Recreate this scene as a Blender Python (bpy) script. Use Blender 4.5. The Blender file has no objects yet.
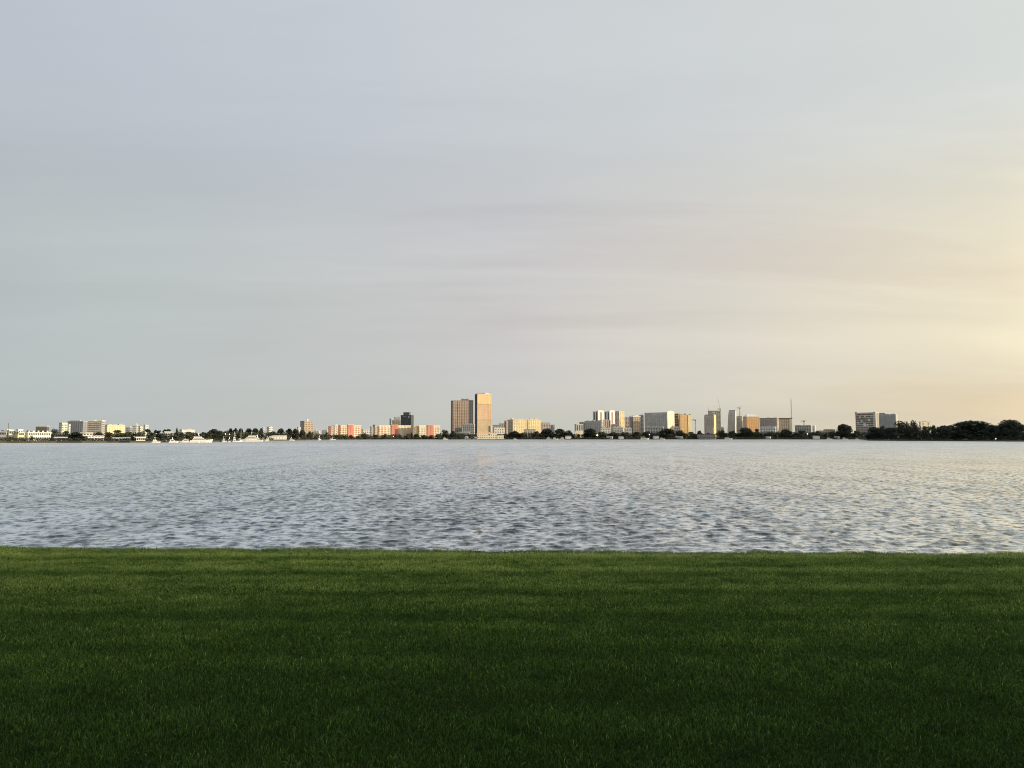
import bpy, math, random
import numpy as np
R = math.radians
random.seed(7); rng = np.random.default_rng(7)
sc = bpy.context.scene
col = sc.collection

# ------------------------------------------------------------------ camera geometry
F = 745.0; CZ = 3.0; PITCH = math.atan(54.0 / F)
cp, sp = math.cos(PITCH), math.sin(PITCH)
GZ = 1.2                                   # level of the land across the water
LZ = 1.40                                  # level of the lawn
def at(px, Y, py=434.0):
    xc = (px - 512.0) / F; yc = (384.0 - py) / F
    return Y * xc / (cp - yc * sp)
def zof(py, Y):
    yc = (384.0 - py) / F
    return CZ + Y * (sp + yc * cp) / (cp - yc * sp)
def azi(px): return math.atan2(at(px, 1.0), 1.0)

SHORE = [(-420, 380), (-200, 415), (0, 450), (130, 480), (200, 520), (232, 560), (252, 780), (300, 930), (345, 1200), (400, 1400),
         (500, 1500), (700, 1510), (862, 1500), (868, 860), (900, 800), (1024, 620), (1200, 540), (1450, 480)]
def shore(px): return float(np.interp(px, [a for a, b in SHORE], [b for a, b in SHORE]))

# ------------------------------------------------------------------ helpers
def tag(o, label=None, cat=None, group=None, kind=None):
    if label: o['label'] = label
    if cat: o['category'] = cat
    if group: o['group'] = group
    if kind: o['kind'] = kind
    return o
def empty(name, loc, rz=0.0):
    o = bpy.data.objects.new(name, None); col.objects.link(o)
    o.location = loc; o.rotation_euler = (0, 0, rz); o.empty_display_size = 1
    return o
class MB:
    def __init__(s): s.v = []; s.f = []
    def box(s, x0, x1, y0, y1, z0, z1):
        n = len(s.v)
        s.v += [(x0,y0,z0),(x1,y0,z0),(x1,y1,z0),(x0,y1,z0),(x0,y0,z1),(x1,y0,z1),(x1,y1,z1),(x0,y1,z1)]
        s.f += [(n+3,n+2,n+1,n),(n+4,n+5,n+6,n+7),(n,n+1,n+5,n+4),(n+1,n+2,n+6,n+5),(n+2,n+3,n+7,n+6),(n+3,n,n+4,n+7)]
        return s
    def bar(s, a, b, r, r2=None, k=6):
        a = np.array(a, float); b = np.array(b, float); r2 = r if r2 is None else r2
        d = b - a; L = np.linalg.norm(d); d = d / max(L, 1e-9)
        h = np.array((0, 0, 1.0)) if abs(d[2]) < .9 else np.array((1.0, 0, 0))
        p = np.cross(d, h); p /= np.linalg.norm(p); q = np.cross(d, p)
        n = len(s.v)
        for c, rr in ((a, r), (b, r2)):
            for i in range(k):
                t = 2 * math.pi * i / k
                s.v.append(tuple(c + rr * (math.cos(t) * p + math.sin(t) * q)))
        for i in range(k):
            j = (i + 1) % k
            s.f.append((n+i, n+j, n+k+j, n+k+i))
        s.f.append(tuple(n+i for i in reversed(range(k)))); s.f.append(tuple(n+k+i for i in range(k)))
        return s
    def prism(s, pts, y0, y1):              # polygon in x,z extruded along y
        n = len(s.v); k = len(pts)
        s.v += [(x, y0, z) for x, z in pts] + [(x, y1, z) for x, z in pts]
        s.f.append(tuple(range(n, n+k))); s.f.append(tuple(reversed(range(n+k, n+2*k))))
        for i in range(k):
            j = (i+1) % k; s.f.append((n+j, n+i, n+k+i, n+k+j))
        return s
    def ball(s, c, r, k=10, sz=1.0):
        n = len(s.v); m = k // 2
        for i in range(m + 1):
            a = math.pi * i / m
            for j in range(k):
                b = 2 * math.pi * j / k
                s.v.append((c[0]+r*math.sin(a)*math.cos(b), c[1]+r*math.sin(a)*math.sin(b), c[2]+sz*r*math.cos(a)))
        for i in range(m):
            for j in range(k):
                j2 = (j+1) % k
                s.f.append((n+i*k+j, n+(i+1)*k+j, n+(i+1)*k+j2, n+i*k+j2))
        return s
    def build(s, name, mat, parent=None, label=None):
        me = bpy.data.meshes.new(name); me.from_pydata(s.v, [], s.f); me.update()
        me.materials.append(mat)
        o = bpy.data.objects.new(name, me); col.objects.link(o)
        if parent: o.parent = parent
        if label: o['label'] = label
        return o
def np_mesh(name, co, quads=None, tris=None, mat=None, attr=None, smooth=False):
    me = bpy.data.meshes.new(name)
    nq = 0 if quads is None else len(quads); nt = 0 if tris is None else len(tris)
    me.vertices.add(len(co)); me.vertices.foreach_set('co', np.ascontiguousarray(co, np.float32).ravel())
    loops = np.concatenate([np.asarray(a, np.int32).ravel() for a in (quads, tris) if a is not None])
    tot = np.concatenate([np.full(nq, 4, np.int32), np.full(nt, 3, np.int32)])
    st = np.concatenate([[0], np.cumsum(tot)[:-1]]).astype(np.int32)
    me.loops.add(len(loops)); me.loops.foreach_set('vertex_index', loops)
    me.polygons.add(nq + nt); me.polygons.foreach_set('loop_start', st)
    me.polygons.foreach_set('use_smooth', np.full(nq + nt, smooth, bool))
    me.update(calc_edges=True)
    if attr is not None:
        a = me.attributes.new('tint', 'FLOAT', 'POINT'); a.data.foreach_set('value', np.ascontiguousarray(attr, np.float32))
    if mat: me.materials.append(mat)
    return me

# ------------------------------------------------------------------ materials
def newmat(name):
    m = bpy.data.materials.new(name); m.use_nodes = True
    nt = m.node_tree; return m, nt, nt.nodes['Principled BSDF']
def N(nt, t, **kw):
    n = nt.nodes.new(t)
    for k, v in kw.items(): setattr(n, k, v)
    return n
MATS = {}; COLS = {}
def wall(c, rough=.85, var=.12, scale=.15):
    key = (c, rough, var)
    if key in MATS: return MATS[key]
    m, nt, b = newmat('facade')
    tc = N(nt, 'ShaderNodeTexCoord'); no = N(nt, 'ShaderNodeTexNoise'); no.inputs['Scale'].default_value = scale; no.inputs['Detail'].default_value = 5
    mp = N(nt, 'ShaderNodeMapping'); mp.inputs['Scale'].default_value = (1, 1, .45)
    nt.links.new(tc.outputs['Object'], mp.inputs[0]); nt.links.new(mp.outputs[0], no.inputs['Vector'])
    r = N(nt, 'ShaderNodeMapRange'); r.inputs[1].default_value = .3; r.inputs[2].default_value = .7
    r.inputs[3].default_value = 1 - var; r.inputs[4].default_value = 1 + var
    nt.links.new(no.outputs[0], r.inputs[0])
    mx = N(nt, 'ShaderNodeVectorMath', operation='SCALE'); mx.inputs[0].default_value = c
    nt.links.new(r.outputs[0], mx.inputs['Scale']); nt.links.new(mx.outputs[0], b.inputs['Base Color'])
    b.inputs['Roughness'].default_value = rough; b.inputs['Specular IOR Level'].default_value = .3
    MATS[key] = m; COLS[m.name] = c; return m
WHITE = wall((.78,.76,.72)); CREAM = wall((.74,.68,.55)); PALE = wall((.52,.52,.50)); GREY = wall((.38,.39,.40)); MID = wall((.46,.46,.45))  # greys here and below are lifted, distance haze put into the colour
DGREY = wall((.12,.13,.13)); BEIGE = wall((.50,.43,.34)); TAN = wall((.46,.37,.25)); YELLOW = wall((.84,.71,.43)); ORANGE = wall((.72,.49,.26))
CORAL = wall((.62,.25,.20)); PEACH = wall((.74,.52,.36)); PINK = wall((.68,.56,.50)); BROWN = wall((.22,.15,.10)); MAUVE = wall((.30,.25,.25))
STONE = wall((.42,.35,.30)); GREEN_GREY = wall((.34,.37,.34)); REDDISH = wall((.38,.17,.13)); ROOFG = wall((.20,.19,.18)); TERRA = wall((.30,.15,.09))
def plain(name, c, rough=.5, metal=0.0, spec=.5):
    m, nt, b = newmat(name)
    no = N(nt, 'ShaderNodeTexNoise'); no.inputs['Scale'].default_value = 2.0
    r = N(nt, 'ShaderNodeMapRange'); r.inputs[3].default_value = .85; r.inputs[4].default_value = 1.15
    nt.links.new(no.outputs[0], r.inputs[0])
    mx = N(nt, 'ShaderNodeVectorMath', operation='SCALE'); mx.inputs[0].default_value = c
    nt.links.new(r.outputs[0], mx.inputs['Scale']); nt.links.new(mx.outputs[0], b.inputs['Base Color'])
    b.inputs['Roughness'].default_value = rough; COLS[m.name] = c; b.inputs['Metallic'].default_value = metal; b.inputs['Specular IOR Level'].default_value = spec
    return m
GLASS = plain('window_glass', (.075,.088,.095), .15, 0, .5)  # pane colour lifted to stand in for distant haze
BGLASS = plain('brown_glass', (.16,.11,.085), .3)
STEEL = plain('steel', (.16,.16,.16), .5, .6)
CRANE_Y = plain('crane_paint', (.20,.17,.10), .5)
GEL = plain('white_gelcoat', (.80,.79,.76), .25)
WOOD = plain('weathered_wood', (.20,.16,.12), .8)
ALU = plain('aluminium', (.55,.55,.55), .35, .8)
CLOTH = plain('sail_cloth', (.75,.74,.70), .9)
AWN = plain('yellow_green_canvas', (.55,.58,.18), .8)
BARK = plain('bark', (.07,.055,.045), .95)
ROCK = wall((.16,.145,.12), .9, .4, .8)
def glow(name, c, s):
    m, nt, b = newmat(name)
    b.inputs['Emission Color'].default_value = (*c, 1); b.inputs['Emission Strength'].default_value = s
    b.inputs['Base Color'].default_value = (.8, .8, .8, 1); return m
LAMPY = glow('lit_lamp_glass', (1, .85, .25), 2.2); LAMPW = glow('lit_lamp_opal', (1, .95, .8), 2.0)
def leafmat(name, dark, light):
    m, nt, b = newmat(name)
    a = N(nt, 'ShaderNodeAttribute'); a.attribute_name = 'tint'
    oi = N(nt, 'ShaderNodeObjectInfo')
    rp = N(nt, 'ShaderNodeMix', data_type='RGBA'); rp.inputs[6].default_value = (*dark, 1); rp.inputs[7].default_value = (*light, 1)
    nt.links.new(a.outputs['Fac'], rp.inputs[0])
    r = N(nt, 'ShaderNodeMapRange'); r.inputs[3].default_value = .75; r.inputs[4].default_value = 1.25
    nt.links.new(oi.outputs['Random'], r.inputs[0])
    mx = N(nt, 'ShaderNodeVectorMath', operation='SCALE')
    nt.links.new(rp.outputs[2], mx.inputs[0]); nt.links.new(r.outputs[0], mx.inputs['Scale']); nt.links.new(mx.outputs[0], b.inputs['Base Color'])
    b.inputs['Roughness'].default_value = .75; b.inputs['Specular IOR Level'].default_value = .15
    return m
LEAF = leafmat('leaves', (.036,.044,.031), (.095,.100,.064))
LEAF_DARK = leafmat('dense_leaves', (.027,.034,.027), (.060,.068,.048))  # both leaf tones are lifted, putting distance haze into the colour
LEAF_PALM = leafmat('palm_leaves', (.03,.04,.02), (.08,.085,.045))

BAND = {}
def banded(glass, wl, z0, f, wh):
    """a window column: one pane and one spandrel per storey"""
    key = (glass.name, wl.name if wl else '', round(z0,2), round(f,2), round(wh,2))
    if key in BAND: return BAND[key]
    m, nt, b = newmat('window_column')
    tc = N(nt, 'ShaderNodeTexCoord'); sx = N(nt, 'ShaderNodeSeparateXYZ'); nt.links.new(tc.outputs['Object'], sx.inputs[0])
    def mm(op, a, v):
        n = N(nt, 'ShaderNodeMath', operation=op); nt.links.new(a, n.inputs[0])
        if v is not None: n.inputs[1].default_value = v
        return n.outputs[0]
    t = mm('FRACT', mm('DIVIDE', mm('SUBTRACT', sx.outputs[2], z0-.0001), f), None)
    d = mm('ABSOLUTE', mm('SUBTRACT', t, .5), None)
    isg = mm('LESS_THAN', d, .5*wh/f)
    mx = N(nt, 'ShaderNodeMix', data_type='RGBA'); nt.links.new(isg, mx.inputs[0])
    wc = COLS.get(wl.name, (.4,.4,.4)) if wl else (.4,.4,.4); gc = COLS.get(glass.name, (.08,.09,.1))
    mx.inputs[6].default_value = (*wc, 1); mx.inputs[7].default_value = (*gc, 1); nt.links.new(mx.outputs[2], b.inputs['Base Color'])
    r = N(nt, 'ShaderNodeMapRange'); r.inputs[3].default_value = .85; r.inputs[4].default_value = .2; nt.links.new(isg, r.inputs[0]); nt.links.new(r.outputs[0], b.inputs['Roughness'])
    BAND[key] = m; return m

# ------------------------------------------------------------------ world, sun, camera
SUN_AZ, SUN_EL = R(99), R(8.5)
sun_dir = np.array((math.sin(SUN_AZ)*math.cos(SUN_EL), math.cos(SUN_AZ)*math.cos(SUN_EL), math.sin(SUN_EL)))
w = bpy.data.worlds.new("World"); sc.world = w; w.use_nodes = True
nt = w.node_tree; bg = nt.nodes['Background']; L = nt.links
sky = N(nt, 'ShaderNodeTexSky', sky_type='NISHITA'); sky.sun_disc = False
sky.sun_elevation = SUN_EL; sky.sun_rotation = SUN_AZ
tc = N(nt, 'ShaderNodeTexCoord')
def M(op, a, b=None, c=None, clamp=False):
    n = N(nt, 'ShaderNodeMath', operation=op, use_clamp=clamp)
    for i, v in enumerate((a, b, c)):
        if v is None: continue
        if isinstance(v, (int, float)): n.inputs[i].default_value = v
        else: L.new(v, n.inputs[i])
    return n.outputs[0]
sep = N(nt, 'ShaderNodeSeparateXYZ'); L.new(tc.outputs['Generated'], sep.inputs[0])
dx, dy, dz = sep.outputs
dt = N(nt, 'ShaderNodeVectorMath', operation='DOT_PRODUCT'); L.new(tc.outputs['Generated'], dt.inputs[0]); dt.inputs[1].default_value = (math.sin(SUN_AZ), math.cos(SUN_AZ), 0)
s_in = M('MULTIPLY_ADD', dt.outputs['Value'], .5, .5)
# high thin cloud sheet: coordinates on a flat layer overhead
zz = M('ADD', M('MAXIMUM', dz, 0.0), .10)
cx = M('DIVIDE', dx, zz); cy = M('DIVIDE', dy, zz)
def layer(scx, scy, rot, scale, detail, seed, off=(0.0, 0.0)):
    cb = N(nt, 'ShaderNodeCombineXYZ'); L.new(M('ADD', cx, off[0]), cb.inputs[0]); L.new(M('ADD', cy, off[1]), cb.inputs[1]); cb.inputs[2].default_value = seed
    mp = N(nt, 'ShaderNodeMapping'); mp.inputs['Rotation'].default_value = (0, 0, rot); mp.inputs['Scale'].default_value = (scx, scy, 1)
    L.new(cb.outputs[0], mp.inputs[0])
    no = N(nt, 'ShaderNodeTexNoise'); no.inputs['Scale'].default_value = scale; no.inputs['Detail'].default_value = detail; no.inputs['Roughness'].default_value = .55
    no.inputs['Distortion'].default_value = .4
    L.new(mp.outputs[0], no.inputs['Vector']); return no.outputs[0]
n1 = layer(.5, 1.0, R(12), .75, 4, 4.4)      # broad soft banks
n2 = layer(.30, 1.25, R(30), 1.0, 9, 3.3)    # thin streaks
n3 = layer(.6, .9, R(10), .6, 3, 9.7)         # colour drift
def lin(c): return [((v/255+.055)/1.055)**2.4 if v/255 > .04045 else v/255/12.92 for v in c]
def ramp(stops, fac):
    r = N(nt, 'ShaderNodeValToRGB'); e = r.color_ramp.elements
    while len(e) < len(stops): e.new(.5)
    for i, (p, c, k) in enumerate(stops):
        e[i].position = p; l = lin(c); e[i].color = (l[0]*k, l[1]*k, l[2]*k, 1)
    L.new(fac, r.inputs[0]); return r.outputs[0]
fac = M('ADD', s_in, M('MULTIPLY', M('SUBTRACT', n1, .5), .08))
low  = ramp([(0,(166,172,180),1),(.18,(180,187,187),1),(.30,(187,190,187),1),(.42,(194,194,185),1),(.56,(200,197,183),1),(.70,(220,204,176),1),(.85,(246,220,165),1.2),(1,(255,228,165),1.6)], fac)
mid  = ramp([(0,(162,174,184),1),(.18,(182,189,189),1),(.30,(191,194,193),1),(.42,(200,198,197),1),(.56,(217,211,199),1),(.70,(234,224,198),1),(.85,(252,236,190),1.3),(1,(255,240,200),2.0)], fac)
high = ramp([(0,(158,172,192),1),(.18,(182,189,198),1),(.30,(188,195,203),1),(.42,(196,201,206),1),(.56,(203,207,208),1),(.70,(210,214,211),1),(.85,(222,222,214),1.1),(1,(234,230,214),1.2)], fac)
el = M('ARCSINE', dz)
def smooth(v, a, b):
    r = N(nt, 'ShaderNodeMapRange', interpolation_type='SMOOTHSTEP'); L.new(v, r.inputs[0]); r.inputs[1].default_value = a; r.inputs[2].default_value = b; return r.outputs[0]
def mix(f, a, b):
    n = N(nt, 'ShaderNodeMix', data_type='RGBA')
    for i, v in ((0, f), (6, a), (7, b)):
        if isinstance(v, (int, float)): n.inputs[i].default_value = v
        elif isinstance(v, tuple): n.inputs[i].default_value = v
        else: L.new(v, n.inputs[i])
    return n.outputs[2]
elw = M('ADD', el, M('MULTIPLY', M('SUBTRACT', n3, .5), .10))
veil = mix(smooth(elw, R(.5), R(7.5)), low, mid)
veil = mix(smooth(elw, R(9), R(25)), veil, high)
# darker overhead
zen = mix(smooth(el, R(32), R(75)), (1,1,1,1), (.62,.66,.74,1))
mulz = N(nt, 'ShaderNodeMix', data_type='RGBA', blend_type='MULTIPLY'); mulz.inputs[0].default_value = 1; L.new(veil, mulz.inputs[6]); L.new(zen, mulz.inputs[7])
streak = M('MULTIPLY_ADD', M('SUBTRACT', n2, .5), smooth(el, R(2), R(12)), 0.0)
gain = M('ADD', M('MULTIPLY_ADD', streak, .34, 1.08), M('MULTIPLY', M('SUBTRACT', n1, .5), .05))
n4 = layer(.26, 1.15, R(34), 1.25, 8, 12.9, (.42, .49))      # thin mauve wisps with firmer edges
wisp = M('MULTIPLY', M('MULTIPLY', smooth(n4, .50, .66), smooth(el, R(4), R(12))), smooth(s_in, .18, .40))
wm = N(nt, 'ShaderNodeMix', data_type='RGBA', blend_type='MULTIPLY'); L.new(wisp, wm.inputs[0]); L.new(mulz.outputs[2], wm.inputs[6]); wm.inputs[7].default_value = (.95, .93, .94, 1)
vs = N(nt, 'ShaderNodeVectorMath', operation='SCALE'); L.new(wm.outputs[2], vs.inputs[0]); L.new(gain, vs.inputs['Scale'])
ns = N(nt, 'ShaderNodeVectorMath', operation='SCALE'); L.new(sky.outputs[0], ns.inputs[0]); ns.inputs['Scale'].default_value = 0.10
cover = M('MULTIPLY_ADD', M('SUBTRACT', n3, .5), .10, .96, clamp=True)
L.new(mix(cover, ns.outputs[0], vs.outputs[0]), bg.inputs['Color']); bg.inputs['Strength'].default_value = 1.0

sl = bpy.data.lights.new('sun', 'SUN'); sl.energy = 4.8; sl.angle = R(.5); sl.color = (1, .82, .57)
so = bpy.data.objects.new('sun', sl); col.objects.link(so)
so.rotation_euler = (R(90) - SUN_EL, 0, -SUN_AZ + math.pi)
so.location = (50, 0, 60)
cam = bpy.data.cameras.new('camera'); co_ = bpy.data.objects.new('camera', cam); col.objects.link(co_)
cam.sensor_width = 36; cam.lens = F * 36 / 1024; cam.clip_end = 90000; cam.clip_start = .1
co_.location = (0, 0, CZ); co_.rotation_euler = (R(90) + PITCH, 0, 0)
sc.camera = co_
sc.view_settings.view_transform = 'Standard'; sc.view_settings.look = 'None'; sc.view_settings.exposure = 0
sc.cycles.pixel_filter_type = 'BLACKMAN_HARRIS'; sc.cycles.filter_width = 1.0
sc.render.resolution_x = 1024; sc.render.resolution_y = 768

# ------------------------------------------------------------------ water
def make_water():
    m, nt, b = newmat('lagoon_water')
    geo = N(nt, 'ShaderNodeNewGeometry'); sx = N(nt, 'ShaderNodeSeparateXYZ'); nt.links.new(geo.outputs['Position'], sx.inputs[0])
    nt.nodes.remove(b)
    gl = N(nt, 'ShaderNodeBsdfGlossy'); df = N(nt, 'ShaderNodeBsdfDiffuse'); df.inputs['Color'].default_value = (.050, .064, .060, 1)
    gl.inputs['Color'].default_value = (.95, .97, .985, 1)
    ms = N(nt, 'ShaderNodeMixShader'); nt.links.new(df.outputs[0], ms.inputs[1]); nt.links.new(gl.outputs[0], ms.inputs[2])
    nt.links.new(ms.outputs[0], nt.nodes['Material Output'].inputs[0])
    mr = N(nt, 'ShaderNodeMapRange'); mr.inputs[1].default_value = 20; mr.inputs[2].default_value = 320; mr.inputs[3].default_value = .07; mr.inputs[4].default_value = .52
    nt.links.new(sx.outputs[1], mr.inputs[0])
    # wind lanes
    mp = N(nt, 'ShaderNodeMapping'); mp.inputs['Scale'].default_value = (.004, .022, 1); nt.links.new(geo.outputs['Position'], mp.inputs[0])
    wn = N(nt, 'ShaderNodeTexNoise'); wn.inputs['Scale'].default_value = 1; wn.inputs['Detail'].default_value = 4; nt.links.new(mp.outputs[0], wn.inputs['Vector'])
    wr = N(nt, 'ShaderNodeMapRange'); wr.inputs[1].default_value = .35; wr.inputs[2].default_value = .65; wr.inputs[3].default_value = .7; wr.inputs[4].default_value = 1.25
    nt.links.new(wn.outputs[0], wr.inputs[0])
    mu = N(nt, 'ShaderNodeMath', operation='MULTIPLY'); nt.links.new(mr.outputs[0], mu.inputs[0]); nt.links.new(wr.outputs[0], mu.inputs[1])
    nt.links.new(mu.outputs[0], gl.inputs['Roughness'])
    mp2 = N(nt, 'ShaderNodeMapping'); mp2.inputs['Scale'].default_value = (.9, 1.25, 1); nt.links.new(geo.outputs['Position'], mp2.inputs[0])
    n1 = N(nt, 'ShaderNodeTexNoise'); n1.inputs['Scale'].default_value = 3.4; n1.inputs['Detail'].default_value = 5; nt.links.new(mp2.outputs[0], n1.inputs['Vector'])
    bp = N(nt, 'ShaderNodeBump'); bp.inputs['Strength'].default_value = .7; bp.inputs['Distance'].default_value = .03; nt.links.new(n1.outputs[0], bp.inputs['Height'])
    mp3 = N(nt, 'ShaderNodeMapping'); mp3.inputs['Scale'].default_value = (.5, 1.1, 1); nt.links.new(geo.outputs['Position'], mp3.inputs[0])
    n2 = N(nt, 'ShaderNodeTexNoise'); n2.inputs['Scale'].default_value = 1; n2.inputs['Detail'].default_value = 5; nt.links.new(mp3.outputs[0], n2.inputs['Vector'])
    bp2 = N(nt, 'ShaderNodeBump'); bp2.inputs['Distance'].default_value = .5; nt.links.new(n2.outputs[0], bp2.inputs['Height']); nt.links.new(bp.outputs[0], bp2.inputs['Normal'])
    far = N(nt, 'ShaderNodeMapRange'); far.inputs[1].default_value = 50; far.inputs[2].default_value = 200; far.inputs[3].default_value = 0; far.inputs[4].default_value = .9
    nt.links.new(sx.outputs[1], far.inputs[0]); nt.links.new(far.outputs[0], bp2.inputs['Strength'])
    nt.links.new(bp2.outputs[0], gl.inputs['Normal']); nt.links.new(bp2.outputs[0], df.inputs['Normal'])
    # rough water reflects strongly at grazing angles: broad fresnel curve
    dd = N(nt, 'ShaderNodeVectorMath', operation='DOT_PRODUCT'); nt.links.new(bp2.outputs[0], dd.inputs[0]); nt.links.new(geo.outputs['Incoming'], dd.inputs[1])
    o1 = N(nt, 'ShaderNodeMath', operation='SUBTRACT', use_clamp=True); o1.inputs[0].default_value = 1; nt.links.new(dd.outputs['Value'], o1.inputs[1])
    pw = N(nt, 'ShaderNodeMath', operation='POWER'); nt.links.new(o1.outputs[0], pw.inputs[0]); pw.inputs[1].default_value = 2.3
    ma = N(nt, 'ShaderNodeMath', operation='MULTIPLY_ADD'); nt.links.new(pw.outputs[0], ma.inputs[0]); ma.inputs[1].default_value = 1.06; ma.inputs[2].default_value = .04
    fr = N(nt, 'ShaderNodeMapRange'); fr.inputs[1].default_value = 60; fr.inputs[2].default_value = 700; fr.inputs[3].default_value = 1.0; fr.inputs[4].default_value = .55
    nt.links.new(sx.outputs[1], fr.inputs[0])
    wl = N(nt, 'ShaderNodeMapRange'); wl.inputs[1].default_value = .35; wl.inputs[2].default_value = .65; wl.inputs[3].default_value = 1.09; wl.inputs[4].default_value = .91; nt.links.new(wn.outputs[0], wl.inputs[0])
    # chop patches; dark wave faces are painted into the reflection strength
    def chop(scl, det, lo, hi):
        mp5 = N(nt, 'ShaderNodeMapping'); mp5.inputs['Scale'].default_value = (*scl, 1); nt.links.new(geo.outputs['Position'], mp5.inputs[0])
        cn = N(nt, 'ShaderNodeTexNoise'); cn.inputs['Scale'].default_value = 1; cn.inputs['Detail'].default_value = det; cn.inputs['Roughness'].default_value = .65; nt.links.new(mp5.outputs[0], cn.inputs['Vector'])
        c = N(nt, 'ShaderNodeMapRange'); c.inputs[1].default_value = .34; c.inputs[2].default_value = .56; c.inputs[3].default_value = lo; c.inputs[4].default_value = hi; nt.links.new(cn.outputs[0], c.inputs[0])
        return c
    cA = chop((2.6, 2.1), 3, .26, 1.26); cB = chop((.30, .060), 5, .76, 1.12)
    cr_ = N(nt, 'ShaderNodeMath', operation='MULTIPLY'); nt.links.new(cA.outputs[0], cr_.inputs[0]); nt.links.new(cB.outputs[0], cr_.inputs[1])
    m0 = N(nt, 'ShaderNodeMath', operation='MULTIPLY'); nt.links.new(fr.outputs[0], m0.inputs[0]); nt.links.new(cr_.outputs[0], m0.inputs[1]); fr = m0
    m1 = N(nt, 'ShaderNodeMath', operation='MULTIPLY'); nt.links.new(fr.outputs[0], m1.inputs[0]); nt.links.new(wl.outputs[0], m1.inputs[1])
    m2 = N(nt, 'ShaderNodeMath', operation='MULTIPLY', use_clamp=True); nt.links.new(ma.outputs[0], m2.inputs[0]); nt.links.new(m1.outputs[0], m2.inputs[1])
    nt.links.new(m2.outputs[0], ms.inputs[0])
    # polar sheet, finer where it lies nearer
    rr = [13.0]
    while rr[-1] < 45000:
        r = rr[-1]
        d = .055 if r < 38 else .055 * (r / 38) ** 1.6
        if r > 420: d = r * .12
        rr.append(r + d)
    rr = np.array(rr); th = np.arange(-R(62), R(62), .0015)
    nr, nth = len(rr), len(th)
    dr = np.gradient(rr)
    RR, TT = np.meshgrid(rr, th, indexing='ij')
    X = (RR * np.sin(TT)).astype(np.float32); Y = (RR * np.cos(TT)).astype(np.float32)
    cell = np.maximum(dr[:, None], (rr * .0015)[:, None]).astype(np.float32)
    Z = np.zeros_like(X); DX = np.zeros_like(X); DY = np.zeros_like(X)
    g = np.random.default_rng(21); K = 170
    lam = np.exp(g.uniform(np.log(.17), np.log(.85), K))
    lim = int(np.searchsorted(rr, 420))
    # slow gusts vary the roughness of the surface
    gust = .88 + .40 * np.sin(X[:lim]*.09 + 1.3*np.sin(Y[:lim]*.05)) * np.sin(Y[:lim]*.07 + .8*np.sin(X[:lim]*.06))
    for l in lam:
        k = 2*math.pi/l; d = g.normal(0, .42) + R(8)
        kx, ky = k*math.sin(d), -k*math.cos(d)
        amp = .0036 * l ** .95 * g.uniform(.6, 1.4)
        fade = np.clip((l / cell[:lim] - 2.2) / 3.0, 0, 1)
        if fade.max() <= 0: continue
        ph = kx*X[:lim] + ky*Y[:lim] + g.uniform(0, 6.28)
        if l < 1.2: fade = fade * gust
        Z[:lim] += fade*amp*np.cos(ph)
        q = 1.0*fade*amp*np.sin(ph)
        DX[:lim] -= q*kx/k; DY[:lim] -= q*ky/k
    co = np.stack([X+DX, Y+DY, Z], -1).reshape(-1, 3)
    i = np.arange(nr-1)[:, None]*nth + np.arange(nth-1)[None, :]
    q = np.stack([i, i+nth, i+nth+1, i+1], -1).reshape(-1, 4)[:, ::-1]
    me = np_mesh('water', co, quads=q, mat=m, smooth=True)
    o = bpy.data.objects.new('water', me); col.objects.link(o)
    tag(o, 'wind rippled grey water of the wide bay between lawn and city', 'water', kind='structure')
make_water()

# ------------------------------------------------------------------ land across the water
def make_land():
    m = wall((.075,.075,.05), .95, .3, .05)
    pxs = sorted(set(list(np.linspace(-420, 1450, 150)) + [a for a, b in SHORE]))
    v = []; f = []
    for p in pxs:
        D = shore(p) * (1 + .004*math.sin(p*.9) + .003*math.sin(p*.37))
        x = at(p, 1.0)
        v += [(x*D, D, -1.0), (x*(D+.4), D+.4, GZ-.25), (x*(D+5), D+5, GZ), (x*3000, 3000, GZ), (x*45000, 45000, GZ)]
    for i in range(len(pxs)-1):
        for j in range(4):
            a = i*5+j; f.append((a, a+5, a+6, a+1))
    me = bpy.data.meshes.new('land'); me.from_pydata(v, [], f); me.update(); me.materials.append(m)
    o = bpy.data.objects.new('land', me); col.objects.link(o)
    tag(o, 'low flat shore with a grey sea wall across the bay', 'land', kind='structure')
make_land()

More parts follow.
